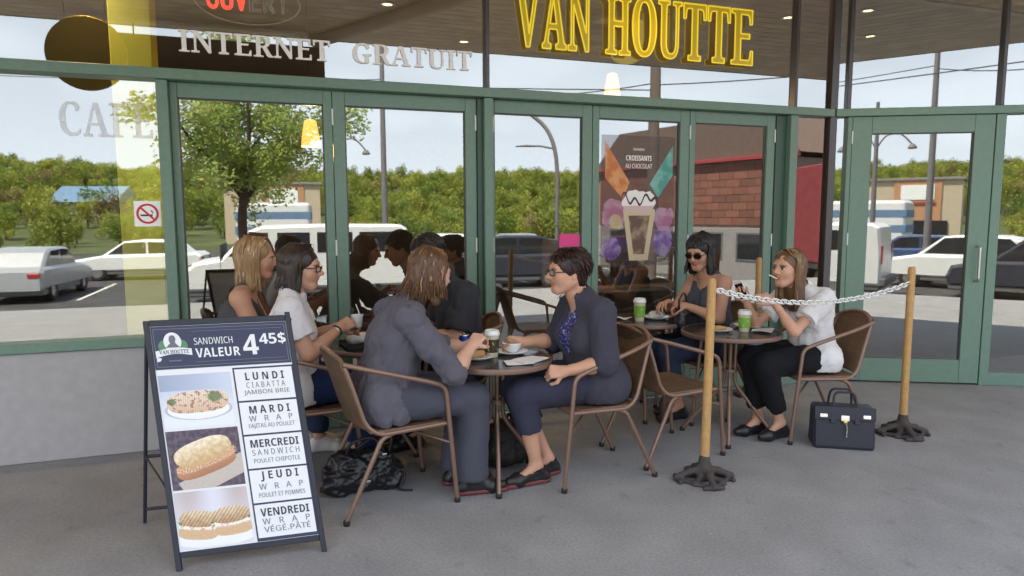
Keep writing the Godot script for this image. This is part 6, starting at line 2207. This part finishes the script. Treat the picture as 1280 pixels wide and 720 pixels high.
func make_person(label: String, J: Dictionary, o: Dictionary) -> Node3D:
	var base := V(J.pelvis.x, 0, J.pelvis.z)
	var root := thing("person", label, "person", base, 0, "guests seated on the terrace")
	var j := {}
	for k in J:
		j[k] = J[k] - base
	var fat: float = o.get("fat", 1.0)
	var co: float = o.get("coarse", 1.0)
	var s: float = o.get("head_scale", 1.0)
	var rt: Vector3 = (j.sh_r - j.sh_l).normalized()
	var up: Vector3 = (j.neck - j.pelvis).normalized()
	var fw: Vector3 = up.cross(rt).normalized()
	var hipw := 0.085 * fat
	var prt: Vector3 = ((j.kn_r - j.kn_l).normalized() * 0.3 + rt).normalized()
	var hr: Vector3 = j.pelvis + prt * hipw
	var hl: Vector3 = j.pelvis - prt * hipw
	var waist: Vector3 = j.pelvis.lerp(j.chest, 0.5)
	var male: bool = o.get("male", false)
	# ---- torso shapes shared by skin and clothes
	var torso := [
		capsule(hl, hr, 0.115 * fat, 0.115 * fat, 0.05),
		["c", j.pelvis + up * 0.02, waist, 0.120 * fat, 0.112 * fat, 0.06],
		["c", waist - rt * 0.045 * fat, waist + rt * 0.045 * fat, 0.100 * fat, 0.100 * fat, 0.06],
		["c", j.chest - rt * 0.065, j.chest + rt * 0.065, 0.100 * (0.5 + 0.5 * fat), 0.100 * (0.5 + 0.5 * fat), 0.06],
		["c", waist, j.chest, 0.105 * fat, 0.100 * fat, 0.06],
		["c", j.sh_l, j.sh_r, 0.055, 0.055, 0.05],
		["c", j.chest + up * 0.03, j.neck - up * 0.02, 0.090, 0.055, 0.05],
		["c", j.sh_l, j.neck + up * 0.01, 0.045, 0.045, 0.04],
		["c", j.sh_r, j.neck + up * 0.01, 0.045, 0.045, 0.04],
	]
	if not male:
		for z in [1.0, -1.0]:
			torso.append(["e", j.chest + fw * 0.072 + rt * z * 0.070 - up * 0.02, Basis.IDENTITY, Vector3.ONE * 0.066 * o.get("bust", 1.0), 0.0, 0.04])
	if o.get("belly", 0.0) > 0.0:
		torso.append(["e", waist + fw * 0.045, Basis.IDENTITY, V(0.12, 0.12, 0.14) * o.belly, 0.0, 0.06])
	var ar: float = o.get("arm", 1.0)
	var arms := []
	for sd in ["l", "r"]:
		arms.append(["c", j["sh_" + sd], j["el_" + sd], 0.049 * ar, 0.040 * ar, 0.03])
		arms.append(["c", j["el_" + sd], j["el_" + sd].lerp(j["wr_" + sd], 0.35), 0.040 * ar, 0.041 * ar, 0.02])
		arms.append(["c", j["el_" + sd].lerp(j["wr_" + sd], 0.35), j["wr_" + sd], 0.041 * ar, 0.0265 * ar, 0.02])
	var lg: float = o.get("leg", 1.0)
	var legs := []
	var feet := []
	for sd in ["l", "r"]:
		var h: Vector3 = hl if sd == "l" else hr
		var kn: Vector3 = j["kn_" + sd]
		var an: Vector3 = j["an_" + sd]
		legs.append(["c", h, kn, 0.098 * fat * lg, 0.062 * lg, 0.04])
		legs.append(["c", kn, kn.lerp(an, 0.35), 0.060 * lg, 0.058 * lg, 0.03])
		legs.append(["c", kn.lerp(an, 0.35), an, 0.058 * lg, 0.036 * lg, 0.03])
		var td: Vector3 = o.get("toe_" + sd, fw)
		td = V(td.x, 0, td.z).normalized()
		var hd := V(td.z, 0, -td.x)
		var ball := V(an.x, 0.030, an.z) + td * 0.115 + V(0, maxf(0.0, an.y - 0.10), 0)
		var heel := V(an.x, 0.032, an.z) - td * 0.045 + V(0, maxf(0.0, an.y - 0.10), 0)
		feet.append(["c", an, heel, 0.036, 0.030, 0.02])
		feet.append(["c", an, ball, 0.036, 0.024, 0.02])
		feet.append(["c", heel, ball, 0.029, 0.030, 0.02])
		feet.append(["c", ball - hd * 0.012, ball + hd * 0.012, 0.029, 0.029, 0.02])
		feet.append(["c", ball, ball + td * 0.055, 0.029, 0.020, 0.02])
		legs.append(["c", an, heel.lerp(ball, 0.4), 0.036, 0.030, 0.02])
	# ---- skin: one continuous body, with finer head and hands added to it
	var skin: Color = o.skin
	var mb := MB.new()
	var body := []
	for q in torso + arms + legs + feet:
		body.append(q)
	body.append(["p", V(j.pelvis.x, 0.450, j.pelvis.z), V(0, -1, 0), 0.30])
	body.append(["c", j.neck - up * 0.03, j.head - V(0, 0.05, 0), 0.056 * s, 0.050 * s, 0.03])
	var blush := FastNoiseLite.new(); blush.seed = 5; blush.frequency = 9.0
	var flat_skin := func(p: Vector3) -> Color:
		var v := 1.0 + 0.10 * blush.get_noise_3dv(p)
		return Color(skin.r * v, skin.g * v * (1.0 - 0.04 * blush.get_noise_3dv(p * 2.0)), skin.b * v)
	sdf(mb, body, 0.017 * co, -0.004, null, 0.0, Vector3.ONE, flat_skin)
	var b := head_basis(o.face, o.get("tilt", 0.0))
	var brow: Color = o.hair.c1 * 0.8
	var inv := b.inverse()
	var hc: Vector3 = j.head
	var paint := func(p: Vector3) -> Color:
		var l: Vector3 = inv * (p - hc) / s
		var v := 1.0 + 0.08 * blush.get_noise_3dv(p * 3.0)
		var c := Color(skin.r * v, skin.g * v, skin.b * v)
		var az := absf(l.z)
		if l.x > 0.04:
			var ck := V(l.x - 0.07, l.y + 0.025, az - 0.042).length()
			c = c.lerp(Color(skin.r * 1.02, skin.g * 0.82, skin.b * 0.80), 0.22 * clampf(1.0 - ck / 0.03, 0.0, 1.0))
			if l.x > 0.076 and absf(l.y + 0.053) < 0.0115 and az < 0.023:
				c = Color(skin.r * 0.86, skin.g * 0.62, skin.b * 0.62)
			if l.y > 0.020 + 0.10 * (az - 0.03) * 0.5 and l.y < 0.031 and az > 0.012 and az < 0.050:
				c = c.lerp(brow, 0.75)
			if absf(l.y - 0.007) < 0.0075 and absf(az - 0.031) < 0.0135:
				c = Color(0.55, 0.52, 0.50)
				if absf(az - 0.031) < 0.0068: c = Color(0.025, 0.018, 0.015)
			elif absf(l.y - 0.0155) < 0.003 and absf(az - 0.031) < 0.016:
				c = Color(0.03, 0.02, 0.018)
		return c
	sdf(mb, head_shapes(hc, b, j.neck, s, o.get("full", 1.0)), 0.006 * s, 0.0, null, 0.0, Vector3.ONE, paint)
	for sd in ["l", "r"]:
		var hd: Array = o["hand_" + sd]
		var w: Vector3 = j["wr_" + sd]
		var hs := hand_shapes(w, hd[0], hd[1], sd == "r", hd[2], hd[3], o.get("hand_scale", 1.0))
		hs.append(["c", j["el_" + sd].lerp(w, 0.75), w + hd[0].normalized() * 0.012, 0.029 * ar, 0.0235 * ar, 0.015])
		sdf(mb, hs, 0.0044, 0.0, null, 0.0, Vector3.ONE, flat_skin)
	var bodymesh := part(mb, "body", M.skin, root)
	# ---- clothes
	var fold := FastNoiseLite.new(); fold.seed = o.get("seed", 1); fold.frequency = 3.6; fold.fractal_octaves = 2; fold.fractal_type = FastNoiseLite.FRACTAL_RIDGED
	fold.domain_warp_enabled = true; fold.domain_warp_amplitude = 0.10; fold.domain_warp_frequency = 3.0
	var top: Array = []
	var sleeves: Array = []
	var cut: float = o.get("sleeve", 1.0)   # 0 none, 1 to the elbow, 2 to the wrist
	var loose: float = o.get("loose", 0.014)
	if o.has("tank"):
		for q in torso.slice(0, 5): top.append(q)
		top.append(["c", j.chest + up * 0.03 - rt * 0.05, j.chest + up * 0.03 + rt * 0.05, 0.088, 0.088, 0.05])
		if not male:
			top.append(torso[9]); top.append(torso[10])
		for z in [1.0, -1.0]:
			var st: Vector3 = j.neck.lerp(j.sh_r if z > 0 else j.sh_l, o.tank)
			top.append(["c", j.chest + rt * z * 0.075 + up * 0.05, st + up * 0.012, 0.060, 0.036, 0.03])
	else:
		for q in torso: top.append(q)
		for sd in ["l", "r"]:
			var a: Vector3 = j["sh_" + sd]
			var e: Vector3 = j["el_" + sd]
			var w: Vector3 = j["wr_" + sd]
			var sl: float = o.get("sleeve_flare", 1.0)
			if cut >= 1.0:
				sleeves.append([["c", a, e, 0.054 * ar * sl, 0.047 * ar * sl, 0.03]])
				if cut > 1.0:
					sleeves.append([["c", e, e.lerp(w, cut - 1.0 + 0.2), 0.047 * ar * sl, 0.043 * ar * sl, 0.02], ["p", e.lerp(w, cut - 1.0), (w - e).normalized(), 0.16]])
			else:
				sleeves.append([["c", a, a.lerp(e, cut + 0.2), 0.056 * ar * sl, 0.056 * ar * sl, 0.03], ["p", a.lerp(e, cut), (e - a).normalized(), 0.16]])
	if o.has("hem"):
		top.append(["c", hl - up * 0.02, hr - up * 0.02, 0.118 * fat + o.hem, 0.118 * fat + o.hem, 0.05])
	top.append(["p", V(j.pelvis.x, 0.444, j.pelvis.z), V(0, -1, 0), 0.30])
	# neckline
	var nk: float = o.get("neckline", 0.062)
	top.append(["-c", j.neck + up * 0.01, j.head, nk, nk + 0.01, 0.006])
	if o.get("vneck", 0.0) > 0.0:
		top.append(["-c", j.neck + fw * 0.06, j.neck + fw * 0.10 - up * o.vneck, 0.062, 0.012, 0.006])
	var under: bool = o.has("under")
	if under:
		var ins := []
		for q in torso: ins.append(q)
		ins.append(["-c", j.neck, j.head, 0.062, 0.07, 0.006])
		ins.append(["-c", j.neck + fw * 0.06, j.neck + fw * 0.10 - up * 0.10, 0.062, 0.012, 0.006])
		mb = MB.new()
		sdf(mb, ins, 0.014, 0.003)
		part(mb, "blouse", M[o.under], root)
		top.append(["-c", j.neck + fw * 0.10, j.chest + fw * 0.17 - up * 0.03, 0.070, 0.078, 0.008])
		top.append(["-c", j.chest + fw * 0.17 - up * 0.03, waist + fw * 0.20 + up * 0.02, 0.078, 0.028, 0.008])
	mb = MB.new()
	sdf(mb, top, 0.0138 * co, loose, fold, o.get("fold", 0.024) * -0.55, V(1.5, 0.75, 1.5))
	for sl in sleeves:
		sdf(mb, sl, 0.0125, loose, fold, o.get("fold", 0.024) * -0.55, V(1.5, 0.9, 1.5))
	part(mb, o.get("top_name", "shirt"), M[o.top], root)
	var tr: Array = []
	tr.append(["c", hl, hr, 0.108 * fat, 0.108 * fat, 0.05])
	for sd in ["l", "r"]:
		var h: Vector3 = hl if sd == "l" else hr
		var kn: Vector3 = j["kn_" + sd]
		var an: Vector3 = j["an_" + sd]
		var wd: float = o.get("trouser", 0.060)
		var tl: float = o.get("trouser_len", 0.9)
		tr.append(["c", h, kn, 0.100 * fat * lg, 0.066 * lg, 0.04])
		tr.append(["c", kn, kn.lerp(an, tl), 0.066 * lg, wd, 0.03])
		tr.append(["p", kn.lerp(an, tl), (an - kn).normalized(), 0.14])
	tr.append(["p", V(j.pelvis.x, 0.443, j.pelvis.z), V(0, -1, 0), 0.30])
	mb = MB.new()
	sdf(mb, tr, 0.0145 * co, 0.007, fold, 0.010, V(1.3, 0.8, 1.3))
	part(mb, "trousers", M[o.trousers], root)
	# ---- shoes
	if o.has("shoes"):
		mb = MB.new()
		var shp := []
		var sole := MB.new()
		for q in feet: shp.append(q)
		for sd in ["l", "r"]:
			var an: Vector3 = j["an_" + sd]
			shp.append(["-c", an + V(0, o.get("shoe_cut", 0.02), 0), an + V(0, 0.2, 0), 0.05, 0.07, 0.006])
			if o.get("open_shoe", false):
				var td: Vector3 = o.get("toe_" + sd, fw)
				td = V(td.x, 0, td.z).normalized()
				shp.append(["-c", an + td * 0.02 + V(0, 0.0, 0), an + td * 0.075 + V(0, -0.02, 0), 0.042, 0.034, 0.006])
		sdf(mb, shp, 0.008, 0.006)
		part(mb, "shoes", M[o.shoes], root)
		if o.has("soles"):
			for sd in ["l", "r"]:
				var an: Vector3 = j["an_" + sd]
				var td: Vector3 = o.get("toe_" + sd, fw)
				td = V(td.x, 0, td.z).normalized()
				var lift := V(0, maxf(0.0, an.y - 0.10), 0)
				sdf(sole, [["c", V(an.x, 0.012, an.z) - td * 0.05 + lift, V(an.x, 0.012, an.z) + td * 0.17 + lift, 0.040, 0.038, 0.01], ["p", V(an.x, 0.024, an.z) + lift, V(0, 1, 0), 0.4], ["p", V(an.x, 0.001, an.z) + lift, V(0, -1, 0), 0.4]], 0.008)
			part(sole, "soles", M[o.soles], root)
	make_hair(root, hc, b, s, o.hair)
	if o.has("glasses"):
		spectacles(root, hc, b, s, o.glasses == "dark")
	return root

func make_people() -> void:
	people_materials()
	var relaxed := [0.45, 0.5, 0.55, 0.6]
	var grip := [0.85, 0.9, 0.95, 1.0]
	var pinch := [0.75, 0.85, 0.95, 1.0]
	var pale := Color(0.58, 0.345, 0.245)
	var warm := Color(0.56, 0.31, 0.205)
	# woman in charcoal, back to us, at the front table
	make_person("person in charcoal top with streaked auburn hair seen from behind", {
		"pelvis": V(0.515, 0.560, 1.245), "chest": V(0.585, 0.865, 1.245), "neck": V(0.680, 1.050, 1.235), "head": V(0.795, 1.190, 1.215),
		"sh_r": V(0.645, 0.975, 1.415), "sh_l": V(0.585, 0.975, 1.060), "el_r": V(0.850, 0.700, 1.475), "wr_r": V(0.965, 0.815, 1.385), "el_l": V(0.90, 0.735, 1.02), "wr_l": V(1.06, 0.775, 1.10),
		"kn_r": V(0.985, 0.525, 1.35), "kn_l": V(0.985, 0.525, 1.15), "an_r": V(0.965, 0.105, 1.36), "an_l": V(0.93, 0.105, 1.20)},
		{"skin": pale, "face": V(0.90, -0.26, -0.36), "fat": 1.10, "bust": 1.15, "belly": 0.9, "arm": 1.22, "leg": 1.08, "seed": 11, "sleeve": 1.12, "top": "cloth_charcoal", "trousers": "cloth_charcoal2", "trouser": 0.084, "trouser_len": 1.04, "hem": 0.016, "loose": 0.016, "fold": 0.036,
		"shoes": "shoe_black", "soles": "shoe_maroon", "toe_r": V(1, 0, 0.12), "toe_l": V(1, 0, 0.05), "head_scale": 1.06, "full": 1.08,
		"hand_r": [V(0.55, 0.40, -0.35), V(0.2, -0.9, -0.5), pinch, 0.9], "hand_l": [V(0.9, 0.05, 0.25), V(0, -1, 0.2), relaxed, 0.5],
		"hair": {"seed": 21, "c1": Color(0.070, 0.032, 0.016), "c2": Color(0.155, 0.075, 0.034), "c3": Color(0.36, 0.21, 0.09), "streak": 0.06, "len": 0.185, "side_len": 0.85, "front": 0.85, "wave": 0.010, "wave_n": 6.0, "flare": 0.035, "lift": 0.03, "n": 620, "thin": 0.78, "vol": 1.03}})
	# woman in glasses
	make_person("person with short dark hair, glasses and navy cardigan over printed blouse", {
		"pelvis": V(1.740, 0.555, 1.265), "chest": V(1.700, 0.840, 1.265), "neck": V(1.640, 1.035, 1.27), "head": V(1.563, 1.178, 1.275),
		"sh_l": V(1.700, 0.960, 1.435), "sh_r": V(1.680, 0.960, 1.100), "el_l": V(1.700, 0.690, 1.490), "wr_l": V(1.478, 0.650, 1.440), "el_r": V(1.585, 0.745, 1.050), "wr_r": V(1.345, 0.762, 1.10),
		"kn_l": V(1.262, 0.520, 1.355), "kn_r": V(1.265, 0.525, 1.180), "an_l": V(1.350, 0.105, 1.345), "an_r": V(1.455, 0.105, 1.255)},
		{"skin": warm, "face": V(-1.0, -0.04, -0.05), "fat": 1.06, "bust": 1.2, "arm": 1.16, "leg": 1.05, "seed": 12, "sleeve": 1.10, "top": "cloth_navy", "top_name": "cardigan", "under": "cloth_print", "trousers": "cloth_navy2", "trouser": 0.068, "trouser_len": 0.50, "hem": 0.010, "loose": 0.024, "fold": 0.018,
		"shoes": "shoe_black", "open_shoe": true, "soles": "shoe_maroon", "toe_l": V(-1, 0, 0.10), "toe_r": V(-1, 0, 0.25), "head_scale": 1.06, "full": 1.10, "glasses": "clear",
		"hand_l": [V(-1, 0.02, -0.1), V(0.1, -0.6, -0.8), [0.95, 1.0, 1.05, 1.1], 0.9], "hand_r": [V(-1, 0.05, 0.12), V(0, -0.2, 1.0), relaxed, 0.7],
		"hair": {"seed": 22, "c1": Color(0.014, 0.008, 0.008), "c2": Color(0.050, 0.020, 0.016), "c3": Color(0.16, 0.03, 0.025), "streak": 0.06, "len": 0.0, "spike": 0.16, "n": 620, "vol": 1.04}})
	# woman in white blouse
	make_person("person in loose white blouse smoking and holding a phone beside the chain", {
		"pelvis": V(3.46, 0.545, 1.13), "chest": V(3.415, 0.835, 1.14), "neck": V(3.325, 1.005, 1.145), "head": V(3.212, 1.140, 1.15),
		"sh_l": V(3.375, 0.945, 1.305), "sh_r": V(3.350, 0.945, 0.985), "el_l": V(3.110, 0.755, 1.345), "wr_l": V(3.035, 0.930, 1.245), "el_r": V(3.10, 0.745, 0.99), "wr_r": V(2.995, 0.925, 1.01),
		"kn_l": V(3.005, 0.520, 1.205), "kn_r": V(3.005, 0.535, 1.060), "an_l": V(3.175, 0.105, 1.175), "an_r": V(3.095, 0.105, 1.055)},
		{"skin": warm, "face": V(-1.0, 0.0, 0.16), "fat": 0.94, "arm": 0.92, "seed": 13, "sleeve": 0.66, "sleeve_flare": 1.22, "top": "cloth_white", "top_name": "blouse", "trousers": "cloth_black", "trouser": 0.052, "trouser_len": 0.78, "hem": 0.012, "loose": 0.016, "fold": 0.034, "vneck": 0.14,
		"shoes": "shoe_black", "open_shoe": true, "toe_l": V(-1, 0, 0.15), "toe_r": V(-1, 0, 0.0), "head_scale": 1.04,
		"hand_l": [V(-0.62, 0.55, -0.35), V(-0.4, -0.5, -0.6), [0.35, 0.55, 0.8, 0.9], 0.6], "hand_r": [V(-0.45, 0.85, 0.05), V(-0.5, -0.2, 0.8), [0.55, 0.6, 0.65, 0.7], 0.9],
		"hair": {"seed": 23, "c1": Color(0.085, 0.042, 0.020), "c2": Color(0.24, 0.135, 0.062), "c3": Color(0.36, 0.22, 0.11), "streak": 0.12, "len": 0.30, "front": 1.0, "wave": 0.004, "n": 340, "vol": 1.0, "lift": 0.01}})
	# woman in sunglasses
	make_person("person with long black hair and sunglasses in grey sleeveless top", {
		"pelvis": V(3.13, 0.55, 0.50), "chest": V(3.075, 0.865, 0.50), "neck": V(3.040, 1.065, 0.505), "head": V(2.960, 1.222, 0.525),
		"sh_l": V(3.075, 1.005, 0.665), "sh_r": V(3.050, 1.000, 0.340), "el_l": V(2.985, 0.760, 0.745), "wr_l": V(2.800, 0.845, 0.610), "el_r": V(2.90, 0.770, 0.290), "wr_r": V(2.775, 0.850, 0.42),
		"kn_l": V(2.660, 0.520, 0.60), "kn_r": V(2.660, 0.520, 0.42), "an_l": V(2.770, 0.105, 0.58), "an_r": V(2.830, 0.105, 0.45)},
		{"skin": Color(0.50, 0.27, 0.18), "face": V(-0.86, -0.28, 0.42), "fat": 1.0, "arm": 1.08, "seed": 14, "tank": 0.55, "top": "cloth_grey", "top_name": "sleeveless_top", "trousers": "cloth_jeans", "trouser": 0.056, "trouser_len": 0.74, "hem": 0.018, "loose": 0.012, "fold": 0.022,
		"shoes": "shoe_black", "open_shoe": true, "head_scale": 1.06, "glasses": "dark",
		"hand_l": [V(-0.85, 0.05, -0.45), V(-0.2, -0.8, -0.3), pinch, 0.8], "hand_r": [V(-0.85, -0.05, 0.35), V(0, -0.9, 0.2), relaxed, 0.6],
		"hair": {"seed": 24, "c1": Color(0.010, 0.008, 0.009), "c2": Color(0.032, 0.022, 0.022), "c3": Color(0.05, 0.03, 0.03), "len": 0.185, "front": 0.85, "bangs": 1.0, "wave": 0.003, "n": 400, "vol": 1.05, "flare": 0.012}})
	# woman in white shirt
	make_person("person with dark shoulder length hair and glasses in white short sleeved shirt", {
		"pelvis": V(0.08, 0.55, 0.77), "chest": V(0.072, 0.860, 0.77), "neck": V(0.092, 1.060, 0.77), "head": V(0.150, 1.205, 0.775),
		"sh_r": V(0.070, 0.985, 0.945), "sh_l": V(0.088, 0.985, 0.600), "el_r": V(0.165, 0.745, 0.985), "wr_r": V(0.345, 0.855, 0.810), "el_l": V(0.21, 0.760, 0.55), "wr_l": V(0.375, 0.850, 0.640),
		"kn_r": V(0.52, 0.520, 0.865), "kn_l": V(0.52, 0.520, 0.690), "an_r": V(0.47, 0.105, 0.86), "an_l": V(0.44, 0.105, 0.69)},
		{"skin": Color(0.52, 0.285, 0.19), "face": V(0.93, -0.10, 0.30), "fat": 1.06, "bust": 1.05, "arm": 1.12, "seed": 15, "sleeve": 0.62, "sleeve_flare": 1.12, "top": "cloth_tee", "trousers": "cloth_blue", "trouser": 0.056, "trouser_len": 0.92, "hem": 0.018, "loose": 0.014, "fold": 0.022,
		"shoes": "shoe_white", "head_scale": 1.05, "glasses": "clear",
		"hand_r": [V(0.80, 0.35, -0.45), V(0.3, -0.2, -0.9), pinch, 0.9], "hand_l": [V(0.85, 0.15, 0.35), V(0.2, -0.5, 0.8), grip, 0.6],
		"hair": {"seed": 25, "c1": Color(0.014, 0.009, 0.007), "c2": Color(0.045, 0.026, 0.018), "c3": Color(0.06, 0.03, 0.02), "len": 0.165, "front": 1.05, "wave": 0.005, "n": 340, "vol": 1.03, "lift": 0.015}})
	# blond woman by the glass
	make_person("person with long blond hair in grey strapped top next to the glass", {
		"pelvis": V(-0.235, 0.555, 0.36), "chest": V(-0.200, 0.880, 0.36), "neck": V(-0.150, 1.095, 0.37), "head": V(-0.092, 1.240, 0.385),
		"sh_r": V(-0.195, 1.020, 0.530), "sh_l": V(-0.170, 1.020, 0.190), "el_r": V(-0.075, 0.770, 0.565), "wr_r": V(0.135, 0.755, 0.470), "el_l": V(-0.05, 0.765, 0.15), "wr_l": V(0.155, 0.750, 0.26),
		"kn_r": V(0.20, 0.520, 0.46), "kn_l": V(0.20, 0.520, 0.28), "an_r": V(0.235, 0.105, 0.40), "an_l": V(0.19, 0.105, 0.27)},
		{"skin": Color(0.55, 0.29, 0.19), "face": V(1.0, -0.12, 0.10), "fat": 1.04, "arm": 1.1, "seed": 16, "coarse": 1.3, "tank": 0.5, "top": "cloth_tank", "top_name": "strapped_top", "trousers": "cloth_jeans", "trouser": 0.056, "trouser_len": 0.9, "loose": 0.012, "hem": 0.012, "fold": 0.02,
		"shoes": "shoe_white", "toe_r": V(1, 0, 0.1), "toe_l": V(1, 0, 0.1), "head_scale": 1.03,
		"hand_r": [V(0.9, -0.05, -0.1), V(0, -1, -0.2), relaxed, 0.5], "hand_l": [V(0.9, -0.05, 0.2), V(0, -1, 0.2), relaxed, 0.5],
		"hair": {"seed": 26, "c1": Color(0.22, 0.12, 0.05), "c2": Color(0.46, 0.30, 0.14), "c3": Color(0.6, 0.44, 0.24), "streak": 0.12, "len": 0.215, "front": 1.1, "wave": 0.005, "n": 340, "vol": 1.02}})
	# man in dark grey
	make_person("person with short dark hair in dark grey shirt between the doors", {
		"pelvis": V(1.155, 0.56, 0.45), "chest": V(1.135, 0.880, 0.45), "neck": V(1.045, 1.085, 0.455), "head": V(0.935, 1.240, 0.46),
		"sh_l": V(1.140, 1.005, 0.660), "sh_r": V(1.120, 1.005, 0.245), "el_l": V(1.060, 0.735, 0.720), "wr_l": V(0.850, 0.760, 0.600), "el_r": V(1.04, 0.735, 0.20), "wr_r": V(0.83, 0.755, 0.33),
		"kn_l": V(0.70, 0.520, 0.55), "kn_r": V(0.70, 0.520, 0.35), "an_l": V(0.80, 0.105, 0.55), "an_r": V(0.80, 0.105, 0.37)},
		{"skin": warm, "male": true, "face": V(-0.90, -0.38, 0.0), "fat": 1.16, "arm": 1.22, "leg": 1.1, "seed": 17, "coarse": 1.3, "sleeve": 0.85, "sleeve_flare": 1.12, "top": "cloth_man", "trousers": "cloth_black", "trouser": 0.070, "trouser_len": 0.94, "hem": 0.018, "loose": 0.018, "fold": 0.030,
		"shoes": "shoe_black", "head_scale": 1.07, "full": 1.08,
		"hand_l": [V(-0.9, 0.0, -0.3), V(0, -1, 0), relaxed, 0.5], "hand_r": [V(-0.9, 0.0, 0.3), V(0, -1, 0), relaxed, 0.5],
		"hair": {"seed": 27, "c1": Color(0.010, 0.008, 0.008), "c2": Color(0.034, 0.026, 0.022), "c3": Color(0.03, 0.03, 0.03), "len": 0.0, "spike": 0.05, "n": 520, "vol": 1.01}})
	# things held or worn
	var o := thing("mobile_phone", "white mobile phone held up by the person in the white blouse", "phone", V(2.955, 0.965, 1.035))
	o.rotation = V(0.25, -1.2, 0.35)
	var mb := MB.new(); mb.box(V(0, 0.03, 0), V(0.068, 0.135, 0.009), 0.004)
	part(mb, "phone_body", M.phone_white, o)
	mb = MB.new(); mb.box(V(0, 0.03, 0.0050), V(0.060, 0.105, 0.0012))
	part(mb, "screen", M.phone_black, o)
	o = thing("cigarette", "white cigarette between the lips of the person in the white blouse", "cigarette", V(3.107, 1.080, 1.166))
	tube_between("paper_tube", [V(0.004, 0, 0), V(-0.062, 0.026, 0.006)], 0.0042, M.paper, o, 8)
	o = thing("straw_cup", "clear plastic tub with bent white straw held by the person in the white shirt", "cup", V(0.455, 0.845, 0.725))
	mb = MB.new(); mb.lathe([V2(0, 0.002), V2(0.026, 0.0), V2(0.036, 0.070), V2(0.038, 0.072), V2(0.035, 0.072), V2(0.025, 0.004)], 20)
	part(mb, "tub", M.cup_lid, o)
	tube_between("straw", [V(-0.005, 0.02, 0), V(0.012, 0.085, 0), V(-0.006, 0.135, 0.0)], 0.0035, M.paper, o, 7)
	o = thing("bracelet", "dark beaded bracelet on the wrist of the person in the white shirt", "bracelet", V(0.330, 0.846, 0.825))
	var bd := V(0.69, 0.42, -0.66).normalized()
	for q in [[0.0, "rubber"], [-0.014, "silver"]]:
		mb = MB.new()
		var loop := []
		var e1 := bd.cross(Vector3.UP).normalized()
		var e2 := bd.cross(e1)
		for k in 20:
			var a := TAU * k / 20.0
			loop.append(bd * q[0] + (e1 * cos(a) + e2 * sin(a)) * 0.0315)
		mb.tube(loop, 0.0045, 6, true)
		part(mb, "beads", M[q[1]], o)
	o = thing("clutch_bag", "black handbag with looped strap on the lap of the person in sunglasses", "handbag", V(2.80, 0.64, 0.60), 0.3)
	mb = MB.new()
	sdf(mb, [["c", V(-0.05, 0.08, 0), V(0.06, 0.08, 0.0), 0.055, 0.055, 0.03], ["c", V(-0.04, 0.15, 0), V(0.05, 0.14, 0), 0.045, 0.045, 0.03]], 0.009, 0.0, blush_noise(), 0.012)
	part(mb, "bag_body", M.black_leather, o)
	tube_between("strap", spline([V(-0.07, 0.17, 0), V(-0.085, 0.25, 0.01), V(-0.04, 0.30, 0.01), V(0.0, 0.26, 0.0), V(0.03, 0.17, 0)], 5), 0.007, M.black_leather, o)

func blush_noise() -> FastNoiseLite:
	var n := FastNoiseLite.new()
	n.seed = 44
	n.frequency = 12.0
	return n

func _ready() -> void:
	sky_and_light()
	make_materials()
	ground()
	storefront()
	interior()
	canopy()
	make_street()
	thing_materials()
	lettering()
	make_terrace_things()
	make_people()
